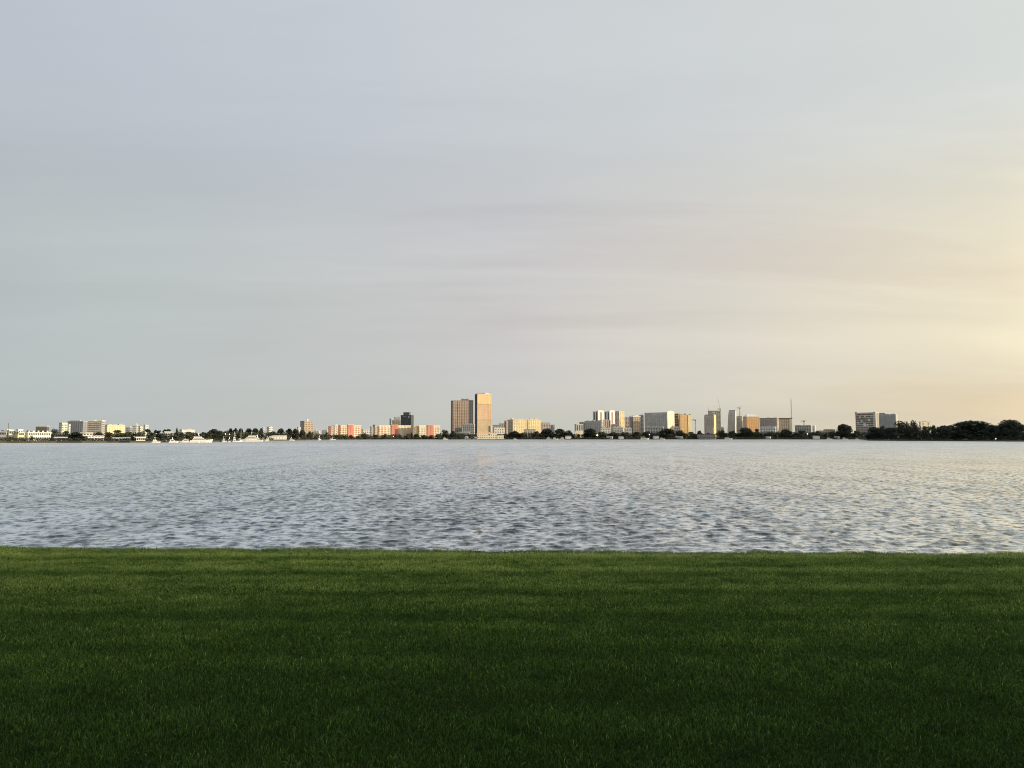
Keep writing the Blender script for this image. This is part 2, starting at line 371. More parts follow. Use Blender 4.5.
# ------------------------------------------------------------------ lawn
def edge_y(x): return 10.66 - .042*x + .035*np.sin(x*1.7+.5) + .03*np.sin(x*4.1) + .02*np.sin(x*9.3+1.1)
def make_lawn():
    m, nt, b = newmat('lawn_soil')
    no = N(nt, 'ShaderNodeTexNoise'); no.inputs['Scale'].default_value = 3; no.inputs['Detail'].default_value = 6
    rp = N(nt, 'ShaderNodeMix', data_type='RGBA'); rp.inputs[6].default_value = (.013,.023,.006,1); rp.inputs[7].default_value = (.028,.044,.011,1)
    nt.links.new(no.outputs[0], rp.inputs[0]); nt.links.new(rp.outputs[2], b.inputs['Base Color']); b.inputs['Roughness'].default_value = 1
    b.inputs['Specular IOR Level'].default_value = 0
    xs = np.concatenate([np.linspace(-260, -16, 12), np.linspace(-15, 15, 61), np.linspace(16, 260, 12)])
    v = []; f = []
    for x in xs:
        e = float(edge_y(np.clip(x, -20, 20))) + (.04*(20-abs(x)) if abs(x) > 20 else 0)*0
        v += [(x, -260, LZ), (x, -8, LZ), (x, e-.25, LZ), (x, e+.02, LZ-.05), (x, e+.12, LZ-.3), (x, e+.4, -1.2)]
    for i in range(len(xs)-1):
        for j in range(5):
            a = i*6+j; f.append((a, a+6, a+7, a+1))
    me = bpy.data.meshes.new('lawn'); me.from_pydata(v, [], f); me.update(); me.materials.append(m)
    o = bpy.data.objects.new('lawn', me); col.objects.link(o)
    tag(o, 'flat waterside lawn ground ending at the water edge', 'lawn', kind='structure')
    # blades
    gm, nt, b = newmat('grass_blades')
    a = N(nt, 'ShaderNodeAttribute'); a.attribute_name = 'tint'
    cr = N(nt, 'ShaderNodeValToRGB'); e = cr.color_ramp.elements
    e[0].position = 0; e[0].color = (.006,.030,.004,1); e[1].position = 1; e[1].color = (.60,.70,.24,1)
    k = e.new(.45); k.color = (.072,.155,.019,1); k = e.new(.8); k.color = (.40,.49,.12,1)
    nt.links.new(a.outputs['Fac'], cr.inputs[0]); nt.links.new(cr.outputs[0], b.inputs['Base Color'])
    b.inputs['Roughness'].default_value = .6; b.inputs['Specular IOR Level'].default_value = .2
    g = np.random.default_rng(5)
    P = []
    def patch(x0, x1, y0, y1, dens):
        n = int((x1-x0)*(y1-y0)*dens); P.append(np.stack([g.uniform(x0,x1,n), g.uniform(y0,y1,n)], 1))
    for k in range(-15, 15):                      # strips of lawn, thinning out gently away from the middle
        x0 = k*1.6; xm = abs(x0+.8)
        for y0, y1, dn, half in ((2.2, 5.2, 9500, 4.6), (5.2, 7.6, 8000, 6.2), (7.6, 11.6, 7500, 8.6)):
            fall = 1.0 if xm < half else max(.10, math.exp(-(xm-half)/4.5))
            patch(x0, x0+1.6, y0, y1, dn*fall)
    patch(-9, 9, -6, 2.2, 900)
    p = np.concatenate(P); p = p[p[:,1] < edge_y(p[:,0])]
    n = len(p); x, y = p[:,0], p[:,1]
    def sn(fx, fy, ph): return np.sin(x*fx + ph + 1.3*np.sin(y*fy*.7+ph*2)) * np.sin(y*fy + ph*1.7 + .9*np.sin(x*fx*.8))
    clump = .5*sn(2.3,3.1,.4) + .5*sn(5.9,7.3,2.1) + .35*sn(13.,15.,4.4)
    band = .6*np.sin(y*6.3+.25*np.sin(x*.5)+.6*np.sin(x*.23)) + .5*np.sin(y*11.7+1.4+.3*np.sin(x*.4))   # mower passes along the shore
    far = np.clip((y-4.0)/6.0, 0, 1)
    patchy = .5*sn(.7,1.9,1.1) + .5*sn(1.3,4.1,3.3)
    tint = .205 + .08*clump + .05*patchy + .10*band*(.35+.65*far) + g.normal(0,.072,n) + .47*far**.8  # brighter with distance: foreground shade is painted into the tint
    tint += np.where(g.random(n) < .06, .30, 0) - np.where(sn(4.1,6.3,5.5)*sn(9.7,13.1,2.2) > .46, .13, 0)                       # some dry blades, and darker clumps like holes
    track = np.exp(-((y - (8.1 + .10*x + .012*x*x)) / .12)**2) * (x < -1.0) * (x > -6.5)
    tint += .16*track
    h = (.031 + .008*clump + .006*band + g.normal(0,.008,n)) * (1 - .35*track)
    h = h*(1 + .9*np.exp(-((edge_y(x)-y)/.16)**2)*(.5+.5*sn(3.1,1.0,.7)))
    h = np.clip(h, .012, .085); wd = g.uniform(.003,.0052,n) * (1 + .12*np.maximum(np.abs(x)-8, 0)) * (1 + .03*np.maximum(y-3,0))
    yaw = g.uniform(0, 6.283, n); lean = np.abs(g.normal(.45,.28,n)); la = g.uniform(0,6.283,n)
    cxx, cyy = np.cos(yaw)*wd/2, np.sin(yaw)*wd/2
    lx, ly = np.cos(la)*lean*h, np.sin(la)*lean*h
    z0 = np.full(n, LZ-.004)
    V = np.empty((n,5,3), np.float32)
    V[:,0] = np.stack([x-cxx,y-cyy,z0],1); V[:,1] = np.stack([x+cxx,y+cyy,z0],1)
    V[:,2] = np.stack([x-.8*cxx+.35*lx,y-.8*cyy+.35*ly,z0+.58*h],1); V[:,3] = np.stack([x+.8*cxx+.35*lx,y+.8*cyy+.35*ly,z0+.58*h],1)
    V[:,4] = np.stack([x+lx,y+ly,z0+h*np.clip(1.0-.25*lean,.4,1)],1)
    i = np.arange(n)*5
    q = np.stack([i,i+1,i+3,i+2],1); t = np.stack([i+2,i+3,i+4],1)
    T = np.clip(np.repeat(tint[:,None],5,1) * np.array([.3,.3,.9,.9,1.1])[None], 0, 1)  # dark roots: shade between the blades put into the tint
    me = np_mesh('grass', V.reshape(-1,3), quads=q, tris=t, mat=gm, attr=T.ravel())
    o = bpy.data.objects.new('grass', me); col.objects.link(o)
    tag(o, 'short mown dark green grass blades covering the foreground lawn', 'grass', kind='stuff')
make_lawn()

# ------------------------------------------------------------------ trees
def leaves_mesh(name, pts, nrm, size, tint, mat, g):
    n = len(pts)
    nr = nrm + g.normal(0,.55,(n,3)); nr /= np.linalg.norm(nr,axis=1)[:,None]+1e-9
    a = np.cross(nr, g.normal(0,1,(n,3))); a /= np.linalg.norm(a,axis=1)[:,None]+1e-9
    b = np.cross(nr, a)
    s = size[:,None] if hasattr(size,'__len__') else size
    sa = s*g.uniform(.7,1.2,(n,1)); sb = s*g.uniform(.5,.9,(n,1))
    V = np.empty((n,4,3),np.float32)
    V[:,0] = pts-a*sa; V[:,1] = pts-b*sb; V[:,2] = pts+a*sa; V[:,3] = pts+b*sb
    i = np.arange(n)*4
    return np_mesh(name, V.reshape(-1,3), quads=np.stack([i,i+1,i+2,i+3],1), mat=mat, attr=np.repeat(tint,4))
def lobes_points(lobes, n, g):
    vol = np.array([l[3]**2 for l in lobes]); idx = g.choice(len(lobes), n, p=vol/vol.sum())
    Lb = np.array(lobes); d = g.normal(0,1,(n,3)); d /= np.linalg.norm(d,axis=1)[:,None]
    rad = g.random(n)**.28
    pts = Lb[idx,:3] + d*(Lb[idx,3]*rad)[:,None]*np.array([1,1,.85])
    lb = g.uniform(-.14,.14,len(lobes))[idx]
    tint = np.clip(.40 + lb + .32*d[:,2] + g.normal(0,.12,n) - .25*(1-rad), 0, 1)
    return pts, d, tint
PROTO = {}
def proto(kind):
    if kind in PROTO: return PROTO[kind]
    g = np.random.default_rng(100+len(PROTO)*7)
    form, v = kind[:-1], kind[-1]
    lob = []; nl = 1500; ls = .045; mat = LEAF; tb = MB()
    if form == 'round':
        nl = 2000
        for k in range(16):
            a = g.uniform(0,6.28); r = g.uniform(.05,.36); z = g.uniform(.22,.80)
            lob.append((r*math.cos(a), r*math.sin(a), z, g.uniform(.14,.23)*(1.15-.5*abs(z-.5))))
        lob.append((0,0,.80,.17)); lob.append((.1,.1,.25,.22)); lob.append((-.1,-.1,.25,.22))
    elif form in ('dome', 'oak'):
        mat = LEAF_DARK; nl = 6500; ls = .032
        if form == 'oak': nl = 60000; ls = .0085; mat = LEAF
        for k in range(36):
            a = g.uniform(0,6.28); r = .42*math.sqrt(g.random()); z = .22 + g.uniform(.0,.58)*(1-(r/.52)**4)
            lob.append((r*math.cos(a), r*math.sin(a), z, g.uniform(.12,.18)))
        for k in range(14):
            a = k*.449 + g.uniform(-.2,.2); lob.append((.42*math.cos(a), .42*math.sin(a), g.uniform(.12,.38), g.uniform(.11,.15)))
        lob.append((0.02,0,.78,.17)); lob.append((-.17,.05,.77,.16)); lob.append((.19,-.04,.76,.16)); lob.append((-.31,-.04,.66,.15)); lob.append((.32,.04,.66,.15))
    elif form == 'cone':
        for k in range(16):
            z = .16+.055*k; r = .30*(1-z)+.03
            for j in range(3): a = g.uniform(0,6.28); lob.append((r*.6*math.cos(a), r*.6*math.sin(a), z, r*.6+.01))
    elif form == 'flat':
        for k in range(14):
            a = g.uniform(0,6.28); r = .42*math.sqrt(g.random()); lob.append((r*math.cos(a), r*math.sin(a), g.uniform(.70,.86), g.uniform(.09,.14)))
    if form == 'palm':
        pts = []; nr = []
        fv = []; ff = []
        T = []
        for k in range(18):
            a = k*2.4+g.uniform(-.2,.2); up = g.uniform(-.1,.75); Lf = g.uniform(.26,.34)
            for sgn in (-1,1):
                prev = None
                for q in range(6):
                    t = q/5
                    rr_ = Lf*t; z = .84 + Lf*(up*t - (.55+.25*up)*t*t)
                    wv = .055*(1-t)**.6*(.4+1.2*min(t*3,1))*.7+.003
                    ca, sa = math.cos(a), math.sin(a)
                    cpt = (rr_*ca, rr_*sa, z); e = (rr_*ca - sgn*wv*sa, rr_*sa + sgn*wv*ca, z-.6*wv)
                    nb = len(fv); fv += [cpt, e]; T += [.35+.3*g.random(), .5+.3*g.random()]
                    if q: ff.append((nb-2, nb-1, nb+1, nb))
        crown = np_mesh('crown', np.array(fv), quads=np.array(ff), mat=LEAF_PALM, attr=np.array(T))
        for q in range(5):
            tb.bar((.012*math.sin(q*.5), 0, .17*q), (.012*math.sin((q+1)*.5), 0, .17*(q+1)+.004), .017-.001*q, .016-.001*q, 8)
    else:
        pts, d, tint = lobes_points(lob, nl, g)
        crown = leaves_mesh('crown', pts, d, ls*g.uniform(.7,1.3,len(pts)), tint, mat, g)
        tb.bar((0,0,-.02),(.01,0,.30),.035,.024,8)
        for l in lob[::3]:
            tb.bar((.01,0,.22 if form != 'flat' else .45), l[:3], .016, .006, 5)
    me = tb.build('trunk_proto', BARK); trunk = me.data; bpy.data.objects.remove(me)
    PROTO[kind] = (crown, trunk); return PROTO[kind]
NAMES = {'round':'broadleaf_tree','dome':'banyan_tree','cone':'conifer_tree','flat':'umbrella_tree','palm':'palm_tree','oak':'sun_block_oak'}
def tree(kind, px, ytop, wpx, off, label, group, base=GZ, D=None):
    D = D or shore(px) + off
    h = zof(ytop, D) - base; wd = wpx * D*math.cos(azi(px))/F
    form = kind[:-1]; cr, tr = proto(kind)
    r = empty(NAMES[form], (at(px, D), D, base), random.uniform(0, 6.28))
    k = {'round':.98,'dome':1.02,'cone':.60,'flat':1.0,'palm':.66,'oak':1.02}[form]
    ksz = {'round':1.02,'dome':1.02,'cone':.95,'flat':1.05,'palm':1.08,'oak':1.02}[form]
    r.scale = (wd/k, wd/k, h*ksz)
    tag(r, label, 'tree', group)
    for nm, me in (('trunk', tr), ('crown', cr)):
        o = bpy.data.objects.new(nm, me); col.objects.link(o); o.parent = r
    return r
def treeline(label, prof, off, mat, thick, dens=.55, ls=1.0, step=1.0, jit=1.0, absD=None):
    g = np.random.default_rng(int(abs(prof[0][0])*13+off))
    xs = [a for a, b in prof]; ys = [b for a, b in prof]
    P=[]; D_=[]; T=[]; S=[]
    px = xs[0]
    while px < xs[-1]:
        D = (absD or shore(px)+off) + g.uniform(0, thick)
        mpp = D/F
        yt = np.interp(px, xs, ys) + g.uniform(-.3,1.0)*jit
        h = max(zof(yt, D)-GZ, 2.0)
        rad = min(h*.5, 6.0)*g.uniform(.7,1.1)
        x0 = at(px, D)
        nb = int(dens*h*rad*2)+8
        lob = [(x0+g.uniform(-rad,rad)*.7, D+g.uniform(-rad,rad)*.6, GZ+z, rad*.75) for z in np.arange(h-rad*.65, rad*.2, -rad*.7)] or [(x0,D,GZ+h*.5,h*.5)]
        p, d, t = lobes_points(lob, nb*len(lob)//2+6, g)
        p[:,2] = np.maximum(p[:,2], GZ)
        P.append(p); D_.append(d); T.append(t); S.append(np.full(len(p), ls)*g.uniform(.6,1.2,len(p)))
        px += step*rad/mpp*.55
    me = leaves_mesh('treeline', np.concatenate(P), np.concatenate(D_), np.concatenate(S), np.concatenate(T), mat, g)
    o = bpy.data.objects.new('treeline', me); col.objects.link(o)
    tag(o, label, 'treeline', kind='stuff')

# ------------------------------------------------------------------ buildings
CITY = 'buildings along the far shore'
class Blk:
    def __init__(s, b, x0, x1, y0, y1, z0, z1, mat=None):
        s.mat = mat; s.b, s.x0, s.x1, s.y0, s.y1, s.z0, s.z1 = b, x0, x1, y0, y1, z0, z1
    def _put(s, mb, face, a0, a1, o0, o1, z0, z1):
        if face == 'front': mb.box(a0, a1, s.y0-o1, s.y0-o0, z0, z1)
        elif face == 'right': mb.box(s.x1+o0, s.x1+o1, a0, a1, z0, z1)
        else: mb.box(s.x0-o1, s.x0-o0, a0, a1, z0, z1)
    def span(s, face): return (s.x0, s.x1) if face == 'front' else (s.y0, s.y1)
    def cols(s, n, face='front', mat=None, mode='pane', fill=.5, fl=3.3, z0=None, z1=None, a=None, rail=None, wh=1.7, name=None):
        """n vertical columns of windows, dark bays or balconies on one face, one mesh per column"""
        mat = mat or GLASS; lo, hi = s.span(face)
        if a: lo, hi = lo+(hi-lo)*a[0], lo+(hi-lo)*a[1]
        z0 = s.z0+1.0 if z0 is None else z0; z1 = s.z1-.9 if z1 is None else z1
        p = (hi-lo)/n
        k = max(1, int(round((z1-z0)/fl))); f = (z1-z0)/k
        m = mat if mode == 'strip' else banded(mat, s.mat, z0, f, min(wh, f*.55))
        for i in range(n):
            c = lo+(i+.5)*p; hw = p*fill/2
            mb = MB(); s._put(mb, face, c-hw, c+hw, -.02, .07, z0, z1)
            mb.build(name or ('window_bay' if mode == 'strip' else 'window_column'), m, s.b.root)
            if mode == 'balcony' or rail:
                pr = [(.08, z0-.12)]
                for j in range(k):
                    zb = z0+j*f
                    pr += [(1.5, zb-.12), (1.5, zb+1.1), (1.38, zb+1.1), (1.38, zb+.10), (.16, zb+.10)]
                    if j < k-1: pr += [(.16, zb+f-.12)]
                pr += [(.16, z1), (.08, z1)]
                rb = MB(); q = len(pr); ca, cb = c-hw-.15, c+hw+.15
                for cc in (ca, cb):
                    for o, z in pr:
                        rb.v.append((cc, s.y0-o, z) if face == 'front' else ((s.x1+o, cc, z) if face == 'right' else (s.x0-o, cc, z)))
                for e in range(q):
                    e2 = (e+1) % q; rb.f.append((e, e2, q+e2, q+e))
                rb.f.append(tuple(range(q))); rb.f.append(tuple(reversed(range(q, 2*q))))
                rb.build('balcony_stack', rail or WHITE, s.b.root)
        return s
    def bands(s, face='front', mat=None, fl=3.3, out=1.2, z0=None, z1=None, a=None, h=.9, name='balcony_band'):
        """horizontal projecting slabs, floor by floor"""
        lo, hi = s.span(face)
        if a: lo, hi = lo+(hi-lo)*a[0], lo+(hi-lo)*a[1]
        z0 = s.z0+3 if z0 is None else z0; z1 = s.z1-1 if z1 is None else z1
        z = z0
        while z < z1:
            mb = MB(); s._put(mb, face, lo+.1, hi-.1, .002, out, z, z+h); z += fl
            mb.build(name, mat or WHITE, s.b.root)
        return s
    def windows(s, n, zs, face='front', w=1.1, h=1.4, a=(0,1), mat=None):
        """single windows, each its own part with a frame"""
        lo, hi = s.span(face); lo, hi = lo+(hi-lo)*a[0], lo+(hi-lo)*a[1]; p = (hi-lo)/n
        for z in zs:
            for i in range(n):
                c = lo+(i+.5)*p
                mb = MB(); s._put(mb, face, c-w/2, c+w/2, -.02, .05, z, z+h); o = mb.build('window', mat or GLASS, s.b.root)
                fm = MB(); s._put(fm, face, c-w/2-.12, c+w/2+.12, -.03, .025, z-.14, z+h+.12)
                fm.build('frame', WHITE, o)
        return s
    def roof(s, mat=None, over=.25, h=.9):
        mb = MB(); x0, x1, y0, y1, z = s.x0-over, s.x1+over, s.y0-over, s.y1+over, s.z1
        t = .5
        for zz in (z+.003, z+h):
            mb.v += [(x0,y0,zz),(x1,y0,zz),(x1,y1,zz),(x0,y1,zz),(x0+t,y0+t,zz),(x1-t,y0+t,zz),(x1-t,y1-t,zz),(x0+t,y1-t,zz)]
        for i in range(4):
            j = (i+1) % 4
            mb.f += [(i,j,j+8,i+8),(j+4,i+4,i+12,j+12),(i+8,j+8,j+12,i+12),(j,i,i+4,j+4)]
        mb.build('parapet', mat or PALE, s.b.root); return s
    def units(s, n, mat=None, h=2.4, seed=1):
        g = random.Random(seed)
        for i in range(n):
            w_ = (s.x1-s.x0)/n; cx = s.x0+(i+.5)*w_+g.uniform(-.15,.15)*w_; ww = w_*g.uniform(.2,.36); cy = (s.y0+s.y1)/2+g.uniform(-.1,.1)*(s.y1-s.y0); dd = min((s.y1-s.y0)*.25, 4)
            hh = h*g.uniform(.6,1.3)
            MB().box(cx-ww,cx+ww,cy-dd,cy+dd,s.z1+.003,s.z1+hh).build('roof_unit', mat or PALE, s.b.root)
        return s
    def gable(s, mat=None, rise=3, over=.5, hip=0.0):
        x0, x1, y0, y1, z = s.x0-over, s.x1+over, s.y0-over, s.y1+over, s.z1+.003
        mb = MB(); ym = (y0+y1)/2; hx = hip*(x1-x0)
        mb.v = [(x0,y0,z),(x1,y0,z),(x1,y1,z),(x0,y1,z),(x0+hx,ym,z+rise),(x1-hx,ym,z+rise)]
        mb.f = [(0,1,5,4),(2,3,4,5),(1,2,5),(3,0,4),(3,2,1,0)]
        mb.build('roof', mat or ROOFG, s.b.root); return s
class Bld:
    def __init__(s, name, label, px0, px1, D, th=0.0, pxc=None, depth=18.0, cat='building', group=CITY):
        s.D = D; mid = (px0+px1)/2; phi = azi(mid); mpp = D*math.cos(phi)/F; s.mpp = mpp
        th = R(th); s.th = th; v = (math.sin(phi), math.cos(phi)); u = (math.cos(phi), -math.sin(phi))
        t = (u[0]*math.cos(th)+v[0]*math.sin(th), u[1]*math.cos(th)+v[1]*math.sin(th)); ni = (-t[1], t[0])
        if th and pxc is None:
            sd = min(depth*abs(math.sin(th))/mpp, .35*(px1-px0)); pxc = px0+sd if th > 0 else px1-sd
        if th > 0: side, front = pxc-px0, px1-pxc
        elif th < 0: side, front = px1-pxc, pxc-px0
        else: side, front = 0, px1-px0
        s.w = front*mpp/math.cos(th); s.d = side*mpp/abs(math.sin(th)) if th else depth
        if th > 0: c = (at(pxc,D), D); k = 1; s.ref = (pxc, -s.w/2)
        elif th < 0: c = (at(pxc,D), D); k = -1; s.ref = (pxc, s.w/2)
        else: c = (at(mid,D), D); k = 0; s.ref = (mid, 0)
        cen = (c[0]+t[0]*k*s.w/2+ni[0]*s.d/2, c[1]+t[1]*k*s.w/2+ni[1]*s.d/2)
        s.root = empty(name, (cen[0], cen[1], GZ), -phi+th)
        tag(s.root, label, cat, group)
    def lx(s, px): return s.ref[1] + (px-s.ref[0])*s.mpp/math.cos(s.th)
    def z(s, py): return zof(py, s.D)-GZ
    def block(s, part, mat, top, pa=None, pb=None, bot=None, y0=0.0, y1=1.0, fwd=0.0, label=None):
        x0 = -s.w/2 if pa is None else s.lx(pa); x1 = s.w/2 if pb is None else s.lx(pb)
        z0 = 0.0 if bot is None else s.z(bot); z1 = s.z(top)
        a = -s.d/2+y0*s.d-fwd; b = -s.d/2+y1*s.d
        MB().box(x0,x1,a,b,z0,z1).build(part, mat, s.root, label)
        return Blk(s, x0, x1, a, b, z0, z1, mat)
def low_rise(name, label, px0, px1, top, D, mat, th=0, pxc=None, depth=14, n=None, mode='pane', side=2, units=2, fill=.5, roofm=None, wm=None, rail=None, fl=3.3, group=CITY):
    b = Bld(name, label, px0, px1, D, th, pxc, depth, group=group)
    k = b.block('wall', mat, top)
    n = n or max(2, min(14, int(b.w/4.2)))
    k.cols(n, mode=mode, fill=fill, mat=wm, rail=rail, fl=fl)
    if th > 0 and side: k.cols(side, 'left', fill=fill, mat=wm, fl=fl)
    if th < 0 and side: k.cols(side, 'right', fill=fill, mat=wm, fl=fl)
    k.roof(roofm)
    if units: k.units(units, seed=int(px0))
    return b, k

# ---- left shore, about half a kilometre away
HOUSES = 'houses and low buildings on the near left shore'
b = Bld('waterfront_house', 'white two storey house cut by the left edge of the photo', -8, 6.6, 466, 8, depth=9, group=HOUSES)
k = b.block('wall', WHITE, 432.6); k.windows(5, [1.0, 3.9], w=1.0, h=1.4); k.gable(PALE, .9, .4)
b.block('porch', CREAM, 437.6, -8, 6, y1=.1, fwd=2.0)
b = Bld('waterfront_house', 'tall cream house with a stepped roof left of the yellow house', 6.9, 13.5, 472, 14, depth=10, group=HOUSES)
k = b.block('wall', CREAM, 430.4); k.windows(2, [1.2, 4.6], w=1.0, h=1.5); k.roof(WHITE, .2, .5); k.windows(2, [2.0], 'left', .9, 1.3)
k2 = b.block('stair_tower', WHITE, 429.0, 7.2, 10.5, bot=430.35, y0=.2, y1=.8); k2.windows(1, [b.z(430.2)], w=.8, h=.5)
b = Bld('waterfront_house', 'narrow pale yellow house with a white attic between cream house and long white terrace', 14, 24.6, 462, 18, depth=10, group=HOUSES)
k = b.block('wall', wall((.76,.66,.36)), 433.2); k.windows(3, [1.0, 3.6], w=.9, h=1.3, a=(.15,.95)); k.roof(CREAM, .2, .4)
k2 = b.block('attic', WHITE, 429.6, 19.4, 24, bot=433.15, y0=.3, y1=.9); k2.windows(2, [b.z(432.4)], w=.7, h=1.0); k2.roof(WHITE, .2, .3)
b = Bld('terrace_building', 'long white two storey terrace with two rows of dark windows', 25, 51.2, 468, 10, depth=9, group=HOUSES)
k = b.block('wall', WHITE, 433.0); k.windows(12, [1.1, 3.6], w=.62, h=1.2, a=(.02,.98)); k.roof(WHITE, .25, .45)
for q in range(5):
    xx = -b.w/2+(.1+.2*q)*b.w
    MB().box(xx-.4,xx+.4,-1,0,k.z1+.003,k.z1+1.3).box(xx-.5,xx+.5,-1.1,.1,k.z1+1.303,k.z1+1.5).build('chimney', CREAM, b.root)
low_rise('office_building', 'dark grey glass office block rising behind the long white terrace', 35.5, 49, 426.6, 760, DGREY, -14, 46.5, 16, n=6, mode='strip', fill=.6, units=0)
b = Bld('boat_shed', 'low pale grey shed on the shore right of the long white terrace', 54, 67.5, 470, 6, depth=7, group=HOUSES)
k = b.block('wall', PALE, 438.2); k.windows(4, [.7], w=1.4, h=1.2); k.gable(wall((.6,.6,.58)), .9, .5)
b, k = low_rise('apartment_building', 'sunlit pale yellow apartment block left of the long grey block', 58.5, 67.2, 423.2, 980, wall((.80,.77,.60)), 16, None, 16, n=4, units=0)
low_rise('apartment_building', 'small bright white block against the long grey block', 67.4, 70.2, 424.6, 900, WHITE, 16, None, 10, n=2, units=0)
b, k = low_rise('apartment_building', 'long slate grey apartment block with pale vertical strips', 67, 87, 421.5, 1420, wall((.24,.25,.28)), -34, 82.5, 20, n=7, mode='strip', fill=.25, wm=wall((.36,.37,.40)), units=1)
b = Bld('apartment_building', 'beige ribbed apartment block with a white roof slab, beside the slate grey block', 87.2, 105, 1340, -26, 101.5, 20)
k = b.block('wall', wall((.46,.43,.40)), 421.0); k.cols(8, mode='pane', fill=.5, rail=wall((.52,.49,.46))); k.cols(3, 'right')
k.roof(WHITE, .3, 1.0); b.block('roof_slab', WHITE, 420.0, 87, 93.5, bot=420.85, y0=.1, y1=.8, label='bright white roof slab')
low_rise('apartment_building', 'low wide sunlit yellow block right of the beige ribbed block', 104.6, 124.6, 425.2, 1180, wall((.80,.72,.46)), 12, None, 16, n=11, fill=.3, units=3, wm=TAN)
b = Bld('waterfront_house', 'white modern house with stepped flat roofs beside the big dark green tree', 80, 106, 478, 8, depth=10, group=HOUSES)
k = b.block('wall', WHITE, 436.4, 88, 104.5); k.windows(5, [.8, 2.4], w=1.2, h=.9); k.roof(WHITE, .3, .35)
k2 = b.block('upper_floor', WHITE, 433.2, 84, 93, bot=436.1, y0=.25, y1=.85); k2.windows(3, [b.z(435.2)], w=1.0, h=.9)
MB().box(b.lx(80.5), b.lx(93.5), k2.y0-1.2, k2.y1+.4, k2.z1+.003, k2.z1+.4).build('flat_roof', WHITE, b.root)
b = Bld('boat_shed', 'long low white shed with dark openings right of the modern white house', 112.5, 130.5, 486, 6, depth=7, group=HOUSES)
k = b.block('wall', PALE, 438.6); k.windows(6, [.2], w=1.3, h=1.3); k.gable(wall((.66,.65,.60)), .8, .5)
low_rise('apartment_building', 'small blue grey block half hidden by trees right of the yellow block', 125.5, 132, 427.4, 1350, wall((.32,.34,.37)), -15, None, 14, n=3, units=1)
low_rise('apartment_building', 'pale grey block with a dark roof room left of two sunlit cubes', 132.5, 138.2, 425.0, 1250, PALE, -12, None, 14, n=3, units=1)
low_rise('apartment_building', 'yellow white sunlit cube block, lower of the two cubes above the trees', 138.3, 142.6, 426.8, 1120, wall((.78,.73,.50)), 20, None, 9, n=2, units=0)
low_rise('apartment_building', 'white sunlit cube block, higher of the two cubes above the trees', 143.4, 148.2, 425.3, 1160, WHITE, 20, None, 9, n=2, units=0)
b = Bld('pavilion', 'open white waterfront pavilion with a thick white roof on posts', 134.6, 146, 486, 6, depth=7, group=HOUSES)
MB().box(-b.w/2,b.w/2,-3.5,3.5,b.z(438.2),b.z(436.7)).build('roof', WHITE, b.root)
MB().box(-b.w/2+.3,b.w/2-.3,-3.3,3.3,0,b.z(440.1)).build('base_wall', WHITE, b.root)
MB().box(-b.w/2+1,b.w/2-1,.5,3.0,b.z(440.1)+.003,b.z(438.2)-.003).build('back_wall', BROWN, b.root)
for q in range(5):
    xx = -b.w/2+.5+q*(b.w-1)/4; MB().bar((xx,-3,b.z(440.1)),(xx,-3,b.z(438.2)),.14).build('post', WHITE, b.root)
b = Bld('waterfront_house', 'white gabled house under the flat topped tree', 163.5, 173, 560, 10, depth=9, group=HOUSES)
k = b.block('wall', WHITE, 433.8); k.windows(3, [1.2, 3.6], w=1.0, h=1.3); k.gable(wall((.62,.60,.57)), 1.9, .5)
low_rise('civic_building', 'long white flat roofed building just above the trees right of the pointed tree', 179.5, 194.5, 430.2, 760, WHITE, 10, None, 12, n=8, units=1)

# ---- marina and mid shore
low_rise('apartment_building', 'white apartment block of three stepped slabs behind the marina', 266.6, 272.8, 427.2, 1380, WHITE, 14, None, 16, n=3, units=1)
low_rise('apartment_building', 'slim white slab left of the stepped white apartment block', 262.2, 264.4, 427.4, 1440, WHITE, 10, None, 10, n=1, units=0)
b = Bld('boathouse', 'long white boathouse on the marina quay', 252, 287, 880, 4, depth=11)
k = b.block('wall', WHITE, 436.4); k.cols(12, fill=.3, z0=.6, z1=2.8, fl=3.0, mat=TAN, name='boat_door'); k.gable(WHITE, 1.2, .6)
low_rise('apartment_building', 'narrow white block with a rounded top beside the brown tower', 297, 300.8, 427.4, 1180, WHITE, 12, None, 9, n=2, units=0)
b = Bld('office_tower', 'squat brown tower with a white dome on its roof', 300, 313.4, 1380, 24, 304.2)
k = b.block('wall', wall((.46,.38,.31)), 421.3); k.cols(6, fill=.45, mat=BGLASS); k.cols(4, 'left', fill=.5, mat=BGLASS); k.roof(STONE, .2, 1.0)
MB().ball((b.lx(309), 0, k.z1+2.2), 2.3, 12).bar((b.lx(309),0,k.z1),(b.lx(309),0,k.z1+1),1.2).build('roof_dome', WHITE, b.root)
low_rise('apartment_building', 'low grey and white block half behind trees right of the brown tower', 313.4, 320.2, 431.4, 1160, PALE, -10, None, 12, n=4, units=2)
low_rise('apartment_building', 'low pale block left of the first pink apartment complex', 322, 328.4, 430.6, 1300, PALE, -10, None, 12, n=4, units=2)
PINKG = 'coral pink apartment complexes by the water'
